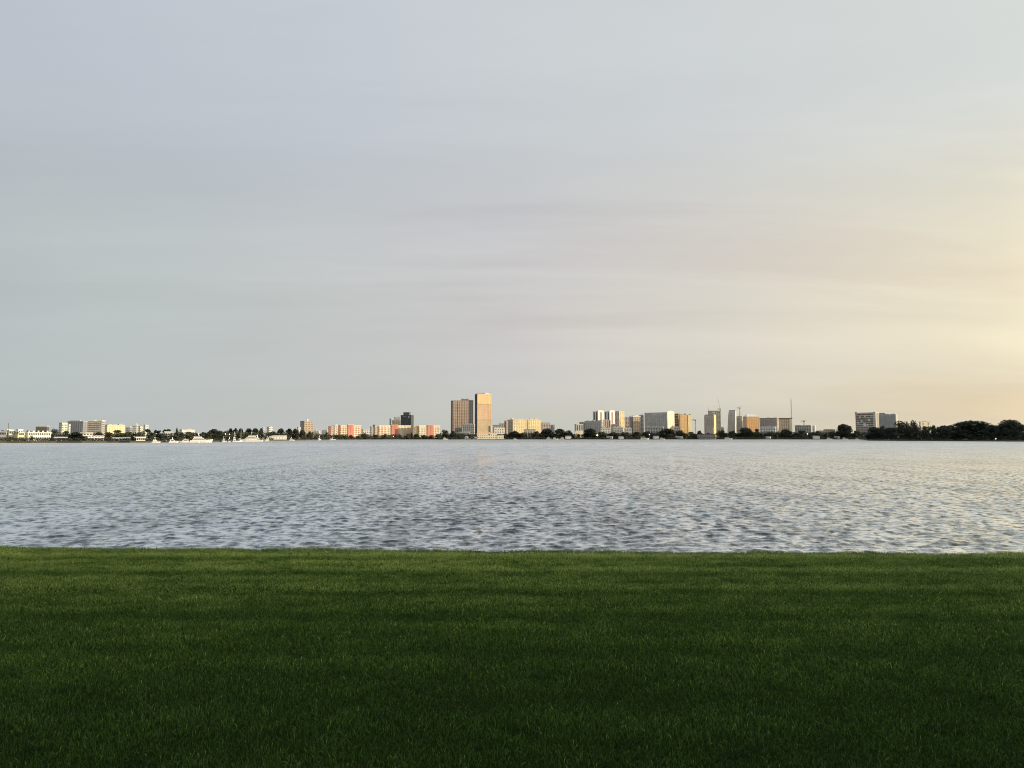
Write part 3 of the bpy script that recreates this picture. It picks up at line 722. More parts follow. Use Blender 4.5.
def pink(label, px0, px1, D, top, wings, core, stripes, right_edge=None):
    b = Bld('apartment_complex', label, px0, px1, D, 17, depth=20, pxc=px0+1.2, group=PINKG)
    main = b.block('wall', PEACH, top+1.2, wings[0][0], wings[-1][1], y0=.1)
    for (a, c, mt) in wings:
        kk = b.block('wing', mt, top+.5, a, c, y0=0, y1=.08, fwd=.6)
        kk.cols(max(1, int((c-a)/2.2)), mode='pane', fill=.42, rail=CREAM, mat=BGLASS)
        kk.roof(CREAM, .5, 1.2)
    a, c = core
    kc = b.block('stair_core', CORAL, top-.2, a, c, y0=0, y1=.3, fwd=2.2)
    kc.cols(1, fill=.30, mat=BROWN, a=(.38,.62), wh=2.2, fl=4.4); kc.roof(PEACH, .3, .9)
    for (a, c, mt, tp) in stripes:
        kk = b.block('end_bay', mt, tp, a, c, y0=.0, y1=.6)
        kk.cols(1, fill=.4, mat=BGLASS)
    if right_edge:
        b.block('end_wall', REDDISH, top+1, right_edge[0], right_edge[1], y0=.3, y1=1)
    main.units(3, PEACH, 1.6, seed=int(px0))
    return b
pink('leftmost coral pink apartment complex, with dark bays at its left end', 328.5, 361, 1255, 425.0, [(340.2,347.6,PEACH),(353.2,361,PEACH)], (347.7,353.1),
     [(329,331.2,REDDISH,426.0),(331.3,333.0,PINK,426.4),(333.1,335.2,GREY,424.8),(335.3,337.4,WHITE,424.6),(337.5,340.1,REDDISH,425.0)])
low_rise('apartment_building', 'low white building in the gap between the first two pink complexes', 361.5, 370, 429.6, 1480, WHITE, 12, None, 12, n=4, units=2)
pink('widest coral pink complex, standing in front of the dark tower', 370.2, 411, 1425, 425.2, [(378.4,384.5,PEACH),(384.6,391,CREAM),(398.2,404.5,CREAM),(404.6,411,PEACH)], (391.1,398.1),
     [(370.8,372.4,GREY,426.2),(372.5,373.2,PINK,427),(373.3,375.0,DGREY,424.6),(375.1,376.6,PINK,425.8),(376.7,378.3,GREY,426)])
low_rise('office_tower', 'slim grey tower behind the widest pink complex', 389.4, 392.1, 418.8, 1720, GREY, -14, None, 10, n=2, units=0)
b = Bld('apartment_tower', 'peach apartment tower with white rooftop turrets left of the dark tower', 392, 400.3, 1600, 16, depth=14)
k = b.block('wall', PEACH, 420.6); k.cols(3, fill=.45, mat=BGLASS, rail=CREAM); k.roof(WHITE, .3, 1.0)
b.block('turret', WHITE, 416.8, 395, 396.6, bot=420.55, y0=.2, y1=.6); b.block('turret', WHITE, 416.6, 398.3, 400, bot=420.55, y0=.2, y1=.6); b.block('roof_room', CREAM, 418.6, 396.7, 398.2, bot=420.55, y0=.2, y1=.6)
b = Bld('office_tower', 'dark charcoal tower with a roof penthouse above the pink complexes', 400.5, 413.6, 1560, -22, 410.9, depth=18)
k = b.block('wall', wall((.075,.082,.08)), 415.4); k.cols(8, mode='pane', fill=.6); k.cols(3, 'right', fill=.6); k.roof(DGREY, .2, .8)
k2 = b.block('penthouse', DGREY, 412.4, 402.6, 408.3, bot=415.3, y0=.2, y1=.8); k2.roof(DGREY, .2, .5)
b.block('painted_lights', PALE, 416.4, 402.8, 406, bot=417.0, y0=-.004, y1=.05); b.block('painted_lights', WHITE, 416.4, 408, 409.6, bot=417.6, y0=-.004, y1=.05)  # white lights near the top drawn as plain pale slabs
pink('rightmost coral pink apartment complex, below the tall twin towers', 413.2, 440, 1438, 425.3, [(418.6,427,CREAM),(433.2,440,PEACH)], (427.1,433.1),
     [(413.4,416.4,STONE,426.4),(416.5,418.5,BROWN,426)])

# tall pair
b = Bld('apartment_tower', 'broad taupe tower, left and lower of the tall pair', 450.8, 473.2, 1620, 0, depth=24)
k = b.block('wall', wall((.64,.50,.40)), 400.9, 452.6, 468.4); kl = b.block('corner_bay', wall((.26,.25,.24)), 400.5, 450.8, 452.5, y0=.08, y1=.7)
k.cols(4, mode='strip', fill=.30, mat=wall((.36,.27,.22)), a=(.34,.98)); k.cols(2, mode='strip', fill=.30, mat=wall((.36,.27,.22)), a=(.0,.27)); k.bands(mat=wall((.66,.52,.41)), fl=6.6, h=.9, out=.5, name='floor_band')
k.cols(1, mode='strip', fill=.9, mat=BROWN, a=(.275,.335), name='dark_slot'); k.cols(1, mode='strip', fill=.6, mat=BROWN, a=(.56,.62), name='dark_slot'); kl.cols(1, fill=.5)
kr = b.block('side_bay', wall((.17,.185,.20)), 400.2, 468.5, 473.2, y0=.12, y1=.95); kr.cols(3, fill=.5, mat=GLASS); kr.roof(STONE, .2, .8)
k.roof(STONE, .3, 1.0)
k2 = b.block('penthouse', wall((.34,.29,.25)), 399.2, 461, 468.4, bot=400.8, y0=.1, y1=.9); k2.roof(STONE, .4, .7); k2.units(2, PALE, 1.8, seed=3)
b2 = b
b = Bld('apartment_tower', 'tallest tower, slim and lit orange by the low sun', 474.8, 491.6, 1560, 27, 477.2)
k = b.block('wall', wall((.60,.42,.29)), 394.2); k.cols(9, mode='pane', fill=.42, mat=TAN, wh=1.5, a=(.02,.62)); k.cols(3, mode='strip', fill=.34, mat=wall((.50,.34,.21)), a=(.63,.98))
MB().box(-b.w/2-.3,-b.w/2-.002,-b.d/2,b.d/2,0,k.z1).build('painted_shade_side', DGREY, b.root); b.block('painted_shade_base', wall((.44,.37,.26)), 419.6, 477.4, 491.4, bot=431, y0=-.004, y1=.0, fwd=.02)  # dark side face and duller base: shade painted as coloured panels
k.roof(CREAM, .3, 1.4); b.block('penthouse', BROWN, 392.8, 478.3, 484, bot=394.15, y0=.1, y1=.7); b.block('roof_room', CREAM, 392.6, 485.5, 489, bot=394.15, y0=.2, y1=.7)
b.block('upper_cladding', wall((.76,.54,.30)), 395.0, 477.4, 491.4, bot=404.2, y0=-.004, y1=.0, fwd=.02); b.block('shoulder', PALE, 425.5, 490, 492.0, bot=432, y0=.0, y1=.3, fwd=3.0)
k3 = Blk(b, -b.w/2, b.w/2, -b.d/2-.12, b.d/2, b.z(404.2), b.z(395), wall((.76,.54,.30)))
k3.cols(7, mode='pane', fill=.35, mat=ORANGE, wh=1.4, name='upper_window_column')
b.block('mid_band', TAN, 418.9, 477.3, 491.4, bot=420, y0=-.01, y1=0, fwd=.3); b.block('mid_band', TAN, 403.6, 477.3, 491.4, bot=404.3, y0=-.01, y1=0, fwd=.3)
low_rise('office_building', 'pale grey podium block at the foot of the tall pair', 462.6, 475, 424.6, 1535, MID, -8, None, 12, n=6, units=1)
low_rise('apartment_building', 'dull green grey block at the lower left foot of the broad tower', 455, 463, 427.8, 1590, GREEN_GREY, -10, None, 14, n=4, units=0)
b = Bld('waterfront_restaurant', 'long cream waterfront building with stepped roofs below the orange tower', 464.5, 504, 1505, 12, depth=12)
k = b.block('wall', WHITE, 436.2, 465.2, 478); k.cols(5, fill=.6, z0=.4, z1=3.4)
k = b.block('hall', CREAM, 433.6, 477.2, 497, y0=.05); k.cols(9, fill=.4, fl=4, mat=BGLASS); k.roof(PEACH, .4, .7); k.units(2, CREAM, 1.4)
k = b.block('side_wing', CREAM, 435.6, 497.1, 504, y0=.02); k.cols(4, fill=.4, mat=BGLASS); k.roof(PEACH, .4, .6)
low_rise('marina_building', 'flat grey green waterfront building left of the cream waterfront building', 456.5, 470, 433.0, 1530, GREEN_GREY, -8, None, 10, n=6, units=1, roofm=PALE)
b = Bld('apartment_building', 'stepped grey and white block between orange tower and yellow hotel', 492.4, 507, 1640, -8, depth=16)
k = b.block('wall', MID, 425.2, 492.6, 499); k.cols(4, mode='balcony', fill=.6); k.roof()
k = b.block('wall', GREY, 423.8, 499.1, 504.2); k.cols(3, mode='balcony', fill=.5); k.roof()
k = b.block('wall', STONE, 421.0, 504.3, 506.6); k.cols(1, fill=.5); k.roof()
b = Bld('hotel', 'wide sunlit yellow hotel with a shaded brown left end', 506.6, 541.2, 1700, 21, 512.2)
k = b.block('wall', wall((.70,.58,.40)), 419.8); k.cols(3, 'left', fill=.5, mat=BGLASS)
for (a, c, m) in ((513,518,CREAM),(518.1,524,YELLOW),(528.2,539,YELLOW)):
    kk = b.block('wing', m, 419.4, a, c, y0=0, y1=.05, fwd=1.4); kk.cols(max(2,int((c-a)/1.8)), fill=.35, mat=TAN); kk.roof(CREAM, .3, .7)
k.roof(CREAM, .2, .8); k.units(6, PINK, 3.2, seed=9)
low_rise('restaurant', 'low brown roofed building among trees in front of the yellow hotel', 524, 535.4, 429.8, 1600, PALE, 8, None, 10, n=4, units=0, roofm=BROWN)
low_rise('apartment_building', 'low pinkish white block right of the yellow hotel', 541.4, 550.2, 423.0, 1850, PINK, 8, None, 14, n=5, units=2)
low_rise('apartment_building', 'small grey block with roof boxes left of the dense trees', 550.4, 554.6, 425.2, 1950, PALE, -10, None, 12, n=2, units=2)
# right of centre
b = Bld('apartment_building', 'white building with tall arched bays above a warm lit ground floor', 574.6, 583.2, 1600, 16, depth=13)
k = b.block('wall', PALE, 424.4); k.cols(3, mode='strip', fill=.42, z0=b.z(430.4), z1=b.z(425.2), mat=GLASS, name='arched_bay'); k.roof(WHITE, .3, .8)
b.block('ground_floor', CREAM, 431.2, 575, 583, y0=-.004, y1=.2, fwd=2.0)
low_rise('waterfront_kiosk', 'small ochre building on the shore at the foot of the arched white building', 574, 577.2, 435.4, 1530, wall((.40,.24,.10)), 14, None, 7, n=2, units=0)
low_rise('apartment_building', 'long pale grey block in front of the twin white towers', 584.6, 603.6, 421.2, 1720, wall((.42,.43,.43)), -14, None, 18, n=8, units=3, rail=PALE)
low_rise('apartment_building', 'narrow off white slab standing left of the long pale grey block', 579.4, 586.4, 422.4, 1790, PALE, -12, None, 14, n=3, mode='strip', fill=.35, units=1)
def twin(label, a, c, e, D):
    b = Bld('condo_tower', label, a, e, D, -36, c)
    k = b.block('wall', WHITE, 411.8)
    k.cols(2, mode='strip', fill=.42, mat=wall((.10,.10,.10))); k.cols(1, 'right', fill=.35, mode='strip', mat=wall((.36,.25,.21))); k.roof(WHITE, .4, 1.0)
    z = k.z1
    MB().prism([(-b.w*.1,z+1.0),(b.w/2+.3,z+1.0),(b.w/2+.3,z+3.6)], -b.d/2, b.d/2).build('roof_crest', WHITE, b.root)
    return b
twin('white condo tower with dark vertical bays, left of a matching pair', 593, 598.2, 604.2, 1880)
twin('white condo tower with dark vertical bays, right of a matching pair', 604.6, 609.8, 615.2, 1930)
low_rise('apartment_building', 'white and pink striped lower block at the foot of the twin white towers', 601.2, 610.6, 420.2, 1800, PINK, 12, None, 14, n=4, mode='strip', fill=.4, wm=REDDISH, units=1)
low_rise('apartment_building', 'low pinkish block between twin towers and yellow tower', 610.8, 619, 424.8, 1840, PEACH, 12, None, 14, n=4, units=1)
b = Bld('condo_tower', 'slender tower with a bright yellow front and brown balconies on its left', 614, 624.6, 1980, 30, 619.4)
k = b.block('wall', YELLOW, 411.3); k.cols(2, fill=.3, mat=TAN); k.cols(3, 'left', mode='balcony', fill=.7, mat=BROWN, rail=PINK); k.roof(CREAM, .3, 1.0)
low_rise('apartment_building', 'pale pink slab right of the slender yellow tower', 624.8, 629.4, 417.6, 1900, PINK, 10, None, 12, n=2, units=1)
b = Bld('condo_tower', 'beige tower under an overhanging white roof canopy', 629.4, 640.4, 1760, 26, 633.2)
k = b.block('wall', wall((.55,.44,.32)), 417.0); k.cols(4, fill=.4, mat=BGLASS); k.cols(3, 'left', mode='strip', fill=.6, mat=GLASS)
MB().prism([(-b.w/2-1,k.z1+.01),(b.w/2+1.5,k.z1+.01),(b.w/2+1.0,k.z1+1.4),(0,k.z1+4.6),(-b.w/2+1,k.z1+3.0)], -b.d/2-1.5, b.d/2+1).build('roof_canopy', WHITE, b.root)
low_rise('apartment_building', 'dull grey block squeezed between beige tower and wide grey slab', 639.4, 645.2, 415.4, 1900, GREY, -14, None, 14, n=3, units=1)
b = Bld('apartment_building', 'wide grey slab block with a sunlit white gabled right end', 644.4, 674.6, 1780, -30, 667.6)
k = b.block('wall', wall((.47,.48,.47)), 412.6)
k.cols(12, mode='pane', fill=.5, rail=wall((.54,.55,.55))); k.roof(wall((.34,.34,.34)), .2, .8)
MB().prism([(b.w/2-2, 0),(b.w/2+.4,0),(b.w/2+.4,k.z1+2),(b.w/2-2,k.z1+2)], -b.d/2-.4, b.d/2+.2).build('end_wall', wall((.78,.66,.54)), b.root)
mbp = MB(); z = k.z1+2.004; mbp.v = [(b.w/2-2,-b.d/2-.4,z),(b.w/2+.4,-b.d/2-.4,z),(b.w/2+.4,b.d/2+.2,z),(b.w/2-2,b.d/2+.2,z),(b.w/2-2,0,z+3.4),(b.w/2+.4,0,z+3.4)]
mbp.f = [(0,1,5,4),(2,3,4,5),(1,2,5),(3,0,4),(3,2,1,0)]; mbp.build('gable', WHITE, b.root)
low_rise('parking_structure', 'low white fronted block at the foot of the wide grey slab', 645, 664, 427.2, 1640, PALE, -6, None, 12, n=7, units=3)
b = Bld('apartment_building', 'brown balconied block between white gabled end and orange block', 674.8, 680.2, 1830, -16, depth=14)
k = b.block('wall', BROWN, 413.8); k.bands(mat=wall((.50,.42,.34)), fl=6.6, h=1.6, out=1.6); k.cols(2, fill=.5); k.roof(BROWN, .2, .6)
b = Bld('condo_tower', 'square block glowing orange yellow, tallest right of the white gabled slab', 679.6, 692.2, 1740, 24, pxc=680.6)
k = b.block('wall', ORANGE, 415.0); k.cols(5, fill=.3, mat=wall((.60,.34,.14)), a=(.02,.7)); b.block('corner_bay', YELLOW, 415.0, 688.2, 692.2, y0=0, y1=.1, fwd=.8)
k.roof(YELLOW, .3, .8); k.units(3, BROWN, 3.0, seed=4); k.cols(2, 'left')
# cluster with cranes
b = Bld('office_tower', 'brown grey tower with chamfered top and a bright yellow right edge', 704.4, 716.2, 1800, -30, 714.0)
k = b.block('wall', wall((.52,.47,.43)), 415.4)
MB().prism([(-b.w/2,k.z1+.003),(b.w/2,k.z1+.003),(b.w/2-1,k.z1+2.6),(-b.w/2+3.5,k.z1+2.6)], -b.d/2, b.d/2).build('roof', STONE, b.root)
k.cols(5, fill=.5, rail=wall((.60,.55,.50))); b.block('sign_panel', PALE, 419.6, 706.8, 709.4, bot=421.4, y0=-.004, y1=.02, fwd=.2)
b.block('podium', PALE, 427.4, 706.6, 714, y0=0, y1=.3, fwd=4)
MB().box(b.w/2+.002, b.w/2+.5, -b.d/2, b.d/2, 1, k.z1).build('painted_sun_edge', wall((.78,.66,.30)), b.root)  # right face coloured yellow, sunlight on the edge painted in
b = Bld('office_tower', 'olive tan tower with a flat crown behind the chamfered brown tower', 708.4, 721, 1920, 8, depth=20)
k = b.block('wall', wall((.58,.54,.44)), 411.6); k.cols(6, fill=.4, mat=BGLASS); k.roof(GREY, .3, 2.4); b.block('sign_panel', WHITE, 411.9, 712.4, 715.4, bot=413, y0=-.004, y1=.02, fwd=.2)
b = Bld('office_tower', 'grey tower with a slanted left shoulder, left of the orange gabled block', 727, 736.2, 1840, -10, depth=18)
zt = b.z(410.6); zs_ = b.z(415.0)
MB().prism([(b.lx(727),0),(b.lx(735.2),0),(b.lx(735.6),zt),(b.lx(729.4),zt),(b.lx(728.6),zs_)], -b.d/2, b.d/2).build('wall', wall((.54,.53,.48)), b.root)
k = Blk(b, b.lx(729.4), b.lx(735), -b.d/2, b.d/2, 0, zt, MID); k.cols(4, fill=.5, rail=wall((.62,.61,.56)))
b.block('roof_frame', GREY, 410.0, 729.5, 735.8, bot=410.8, y0=.1, y1=.9); b.block('sign_panel', WHITE, 412.2, 731, 733.2, bot=413.2, y0=-.004, y1=.02, fwd=.2)
low_rise('construction_block', 'unfinished grey brown block with pale floor slabs below a crane', 736.6, 743, 416.4, 1880, wall((.46,.43,.39)), -8, None, 14, n=3, mode='balcony', units=1, rail=PALE, fill=.7)
b = Bld('apartment_building', 'orange lit block with a white hipped roof right of the cranes', 743.2, 759.6, 1760, 25, 747)
k = b.block('wall', wall((.74,.46,.24)), 416.6); k.cols(7, fill=.35, mat=wall((.50,.28,.15))); k.cols(2, 'left', mode='strip', fill=.5, mat=PALE)
k.gable(WHITE, 6.0, .6, .2)
b = Bld('office_building', 'wide mauve grey block right of the orange hipped roof block', 759.8, 780, 1840, -12, 777.2)
k = b.block('wall', wall((.38,.35,.35)), 418.2); k.cols(9, fill=.55, rail=wall((.46,.43,.43))); k.cols(2,'right', fill=.5); k.roof(BROWN, .4, 1.0); k.units(3, GREY, 1.8, seed=12)
low_rise('retail_building', 'low white building in front of the wide mauve grey block', 760.6, 776.4, 426.8, 1640, WHITE, -6, None, 14, n=6, units=3)
b = Bld('hotel', 'tan block with a dark overhanging roof beside the tall thin mast', 779.4, 792.2, 1720, 14, depth=16)
k = b.block('wall', wall((.66,.56,.40)), 418.6); k.cols(5, fill=.4, mat=BGLASS); MB().box(-b.w/2-1.2,b.w/2+1.2,-b.d/2-1.2,b.d/2+1,k.z1+.003,k.z1+1.6).build('roof', BROWN, b.root)
b.block('corner_bay', CREAM, 419, 789.6, 792, y0=0, y1=.05, fwd=.9); k.units(2, STONE, 1.4, seed=2)
low_rise('office_building', 'low grey green block right of the thin mast', 795, 812.2, 425.6, 1760, wall((.42,.43,.40)), -10, None, 14, n=7, units=2)
b = Bld('storage_tank', 'white upright tank at the right end of the low grey green block', 812.6, 815.8, 1740, 0, depth=7, cat='tank')
MB().bar((0,0,0),(0,0,b.z(425.8)),b.w/2,b.w/2,16).ball((0,0,b.z(425.8)),b.w/2,16,.35).build('tank_shell', WHITE, b.root)
low_rise('waterfront_house', 'low roofed greyish house on the shore left of the chamfered brown tower', 697, 716, 434.8, 1506, wall((.30,.29,.26)), -6, None, 10, n=8, units=0, roofm=BROWN)
low_rise('apartment_building', 'faint low beige block left of the lone round tree', 823.5, 836, 429.6, 2100, BEIGE, -6, None, 14, n=6, units=1)
b = Bld('condo_tower', 'grid faced grey brown tower with pale balconies, left of two far right towers', 855.8, 879, 1680, -24, 876.2)
k = b.block('wall', wall((.34,.30,.26)), 412.8)
k.cols(8, fill=.6, mat=BROWN, fl=5.0, wh=2.8); k.bands(mat=wall((.66,.63,.57)), fl=5.0, h=1.3, out=1.4, z0=7); k.roof(wall((.62,.58,.50)), .5, 1.2)
k2 = b.block('corner_tower', PALE, 411.8, 873.8, 876.4, y0=0, y1=.2, fwd=1.0); b.block('corner_tower', PALE, 411.4, 855.4, 857.6, y0=0, y1=.2, fwd=.6, bot=414)
for (pa, pb, ta, bo) in ((860,861.2,416,418),(865,866.2,415,417),(869,870.6,418.6,421),(864,866.4,423.2,426),(858,859,421.5,423.5),(872,873.2,414.8,416.4),(862,863,420.2,422),(867.4,868.6,424,426)):
    b.block('sun_screen', WHITE, ta, pa, pb, bot=bo, y0=-.004, y1=.0, fwd=1.8)
b = Bld('condo_tower', 'plain slate grey tower, right of two far right towers', 879.4, 898.4, 1800, -14, 896.4)
k = b.block('wall', wall((.42,.44,.44)), 414.4); k.cols(9, fill=.5, rail=wall((.46,.47,.47))); k.cols(2,'right', fill=.3, mat=PALE); k.roof(PALE, .2, .6)
k2 = b.block('penthouse', wall((.36,.36,.35)), 412.6, 879.6, 885.4, bot=414.35, y0=.1, y1=.9); k.units(3, PALE, 1.8, seed=6)
low_rise('apartment_building', 'cream building glimpsed through the gap in the dark trees at right', 919.6, 931.4, 422.0, 1500, wall((.80,.74,.60)), -52, 921.0, 16, n=2, fill=.25, units=1)

low_rise('retail_building', 'low white row of shops at the foot of the long pale grey block', 600, 611, 428.4, 1660, WHITE, 10, None, 12, n=6, units=3)
low_rise('retail_building', 'low white building below the slender yellow tower', 612, 623, 427.6, 1690, PALE, 10, None, 12, n=6, units=3)
low_rise('retail_building', 'small white building below the pale pink slab', 624.4, 631.6, 428.2, 1670, WHITE, 8, None, 12, n=4, units=2)
low_rise('retail_building', 'low white building below the chamfered brown tower, on its right', 716.4, 724, 428.0, 1690, PALE, 6, None, 12, n=4, units=2)
low_rise('retail_building', 'small white block below the stepped grey and white block', 493, 505, 428.2, 1590, WHITE, 14, None, 12, n=6, units=4)
low_rise('retail_building', 'small pale block below the brown balconied block', 674.4, 680.2, 427.4, 1690, PALE, 6, None, 12, n=3, units=1)
low_rise('retail_building', 'long low whitish building far behind, right of the white tank', 816.5, 826, 431.0, 2000, PALE, 6, None, 12, n=5, units=1)

for px0, px1, tp, m, lab in [(565.4,570.6,435.0,WHITE,'small white cottage on the shore left of the arched white building'),(606.6,612.4,435.4,PALE,'small pale cottage on the shore right of the yellow green lamp'),
        (618.6,623,435.6,WHITE,'small white cottage on the shore below the slender yellow tower'),(653,658.4,435.2,PALE,'pale cottage on the shore right of the awning boat'),
        (675.4,682,435.4,MID,'grey cottage on the shore below the orange yellow block'),(765.6,770.4,435.6,WHITE,'small white cottage on the shore below the low white building'),
        (812.6,819,435.0,WHITE,'white cottage on the shore below the white tank'),(834.4,839,435.6,PALE,'pale cottage on the shore at the left foot of the lone round tree')]:
    b = Bld('cottage', lab, px0-.4, px1+.6, shore((px0+px1)/2)+6, random.choice((-12, 8, 14)), depth=7, group='small cottages along the far shore')
    k = b.block('wall', m, tp+1.5); k.windows(3, [1.0], w=1.3, h=1.3); k.gable(wall((.34,.32,.30)), 1.5, .6, .12)

# ------------------------------------------------------------------ cranes, masts, lamps
def crane(label, px, ybase, yhub, D, jib, az):
    r = empty('tower_crane', (at(px, D), D, GZ), az); tag(r, label, 'crane', 'construction cranes over the city')
    h = zof(yhub, D)-GZ; t = MB(); a = .9
    for sx in (-a,a):
        for sy in (-a,a): t.bar((sx,sy,0),(sx,sy,h),.16,k=4)
    z = 0; sg = 1
    while z < h-3:
        for q in (-a,a): t.bar((-a*sg,q,z),(a*sg,q,z+3),.08,k=4); t.bar((q,-a*sg,z),(q,a*sg,z+3),.08,k=4)
        z += 3; sg = -sg
    t.build('tower', CRANE_Y, r)
    MB().box(-1.6,1.6,-1.3,1.3,h,h+2.4).build('slewing_cab', DGREY, r)
    j = MB(); dx_, dz_ = jib
    for q in (-.5,.5): j.bar((0,q,h+2.4),(dx_,q*.3,h+2.4+dz_),.16,k=4)
    j.bar((0,0,h+3.4),(dx_,0,h+2.5+dz_),.14,k=4)
    for q in range(8):
        f = q/8; j.bar((dx_*f,-.4,h+2.4+dz_*f),(dx_*(f+.1),.4,h+2.6+dz_*(f+.1)),.07,k=4)
    j.build('jib', CRANE_Y, r)
    c = MB(); c.bar((0,-.5,h+2.5),(-6,-.5,h+2.5),.18,k=4); c.bar((0,.5,h+2.5),(-6,.5,h+2.5),.18,k=4); c.build('counter_jib', CRANE_Y, r)
    MB().box(-7,-4,-1,1,h+.9,h+2.4).build('counterweight', DGREY, r)
crane('tall luffing crane with a steep raised jib behind the olive tan tower', 720.6, 428, 409.6, 1960, (-6, 30), 0)
crane('luffing crane standing over the unfinished grey brown block', 740.2, 428, 408.6, 1915, (4, 5), 0)
crane('small crane between the orange yellow block and the chamfered brown tower', 695.6, 430, 420.8, 1860, (-9, 2.5), 0)
crane('small crane on the low grey green block right of the thin mast', 804.2, 430, 421.8, 1800, (5, 1.5), 0)
def mast(label, px, ytop, D, base=GZ, r0=.6):
    r = empty('radio_mast', (at(px, D), D, base)); tag(r, label, 'mast')
    h = zof(ytop, D)-base; m = MB()
    for i in range(3):
        a = i*2.0944; m.bar((r0*math.cos(a), r0*math.sin(a), 0), (r0*.5*math.cos(a), r0*.5*math.sin(a), h*.94), .26, .2, 4)
    z = 0; i = 0
    while z < h*.9:
        a = (i%3)*2.0944; b_ = ((i+1)%3)*2.0944; m.bar((r0*math.cos(a), r0*math.sin(a), z), (r0*math.cos(b_), r0*math.sin(b_), z+2), .09, k=4); z += 1; i += 1
    m.build('lattice', STEEL, r); MB().bar((0,0,h*.9),(0,0,h),.30,.22,6).build('antenna', STEEL, r)
mast('tall thin radio mast rising right of the tan block', 791.9, 396.0, 1800, r0=1.3)
mast('slim dark antenna mast on the left corner of the olive tan tower', 708.7, 405.0, 1945, r0=.5)
mast('faint thin mast above the cream house near the left edge', 8.2, 423.2, 700, r0=.3)
mast('short dark mast left of the pale grey block and two sunlit cubes', 132.6, 424.6, 1230, r0=.5)
def lamp(label, px, py, D, r_, mat, base=GZ):
    h = zof(py, D)-base
    o = empty('street_lamp', (at(px, D), D, base)); tag(o, label, 'lamp', 'lit lamps along the far shore')
    MB().bar((0,0,0),(0,0,h-r_*.8),.14,.09,8).bar((0,0,0),(0,0,.5),.3,.22,8).build('pole', STEEL, o)
    MB().ball((0,0,h),r_,12,1.0).build('lamp_head', mat, o)
    MB().bar((0,0,h+r_*.75),(0,0,h+r_*1.2),r_*.8,r_*.2,10).build('cap', STEEL, o)
lamp('bright yellow green lamp at the shore below the twin white towers', 597.3, 435.2, 1506, 1.7, LAMPY)
lamp('white lamp low in the trees below the low grey green block', 807.4, 433.9, 1512, 1.0, LAMPW)
lamp('small white lamp at the water edge below the far right dark trees', 995.6, 438.8, 655, .42, LAMPW)
lamp('white lamp above the yellow green awning boat', 649.4, 434.6, 1514, .9, LAMPW)
lamp('white lamp on the shore below the widest pink complex', 393.4, 436.4, 1396, .9, LAMPW)
lamp('left of two white dock lamps against the dark trees by the marina', 225.4, 434.0, 572, .38, LAMPW)
lamp('right of two white dock lamps against the dark trees by the marina', 229.4, 434.2, 574, .38, LAMPW)

# ------------------------------------------------------------------ boats
def yacht(label, px0, px1, ytop, D, tiers=2, flip=1, mast_h=0, awning=None, group='boats moored along the far shore', name='motor_yacht', hullm=None):
    mid = (px0+px1)/2; phi = azi(mid); Lh = (px1-px0)*D*math.cos(phi)/F
    o = empty(name, (at(mid, D), D, 0), -phi + (0 if flip > 0 else math.pi)); tag(o, label, 'boat', group)
    H = zof(ytop, D); bm = Lh*.15; fb = min(H*.42, Lh*.11)
    hull = MB(); st = 9; rings = []
    for i in range(st):
        t = i/(st-1); x = -Lh/2 + Lh*t
        wd = bm*(1 if t < .5 else math.sqrt(max(0, 1-((t-.5)/.5)**2))*.97+.03); sh = fb*(1+.45*t*t)
        rings.append([(x+.06*Lh*t, -wd, sh), (x, -wd*.8, .0), (x-.02*Lh*t, 0, -.35), (x, wd*.8, .0), (x+.06*Lh*t, wd, sh)])
    for r in rings: hull.v += r
    for i in range(st-1):
        for j in range(4): a = i*5+j; hull.f.append((a, a+5, a+6, a+1))
        a = i*5; hull.f.append((a+4, a+9, a+5, a))
    hull.f.append((0,1,2,3,4)); n = (st-1)*5; hull.f.append((n+4,n+3,n+2,n+1,n))
    hull.build('hull', hullm or GEL, o)
    z = fb; top = H - (mast_h or 0); hh = max((H-fb)*.52/max(tiers,1), .5)
    for q in range(tiers):
        x0, x1 = -Lh*(.40-.03*q), Lh*(.24-.09*q); w_ = bm*(.78-.12*q)
        MB().prism([(x0,z+.01),(x1,z+.01),(x1-hh*.9,z+hh),(x0+hh*.2,z+hh)], -w_, w_).build('cabin' if q == 0 else 'flybridge', GEL, o)
        MB().box(x0+hh*.5, x1-hh*.9, -w_-.02, -w_+.01, z+hh*.40, z+hh*.78).build('cabin_window', GLASS, o); MB().box(x0+hh*.5, x1-hh*.9, w_-.01, w_+.02, z+hh*.40, z+hh*.78).build('cabin_window', GLASS, o)
        z += hh
    MB().bar((-Lh*.1,0,z),(-Lh*.13,0,z+max(1.0,(H-z))), .06).bar((-Lh*.13,-.6,z+.6),(-Lh*.13,.6,z+.6),.05).build('radar_mast', ALU, o)
    rl = MB(); 
    for q in range(6):
        xx = Lh*(.2+.05*q); rl.bar((xx,-bm*.6*(1-q*.12),fb*1.2),(xx,-bm*.6*(1-q*.12),fb*1.2+.7),.03,k=4)
    rl.bar((Lh*.2,-bm*.6,fb*1.2+.7),(Lh*.45,-bm*.24,fb*1.2+.7),.03,k=4).build('bow_rail', ALU, o)
    if awning: MB().prism([(-Lh*.5,z+.4),(Lh*.1,z+.4),(Lh*.05,z+.9),(-Lh*.48,z+.9)],-bm,bm).bar((-Lh*.45,-bm*.8,fb),(-Lh*.45,-bm*.8,z+.4),.06).bar((0,-bm*.8,fb),(0,-bm*.8,z+.4),.06).build('awning', awning, o)
    return o
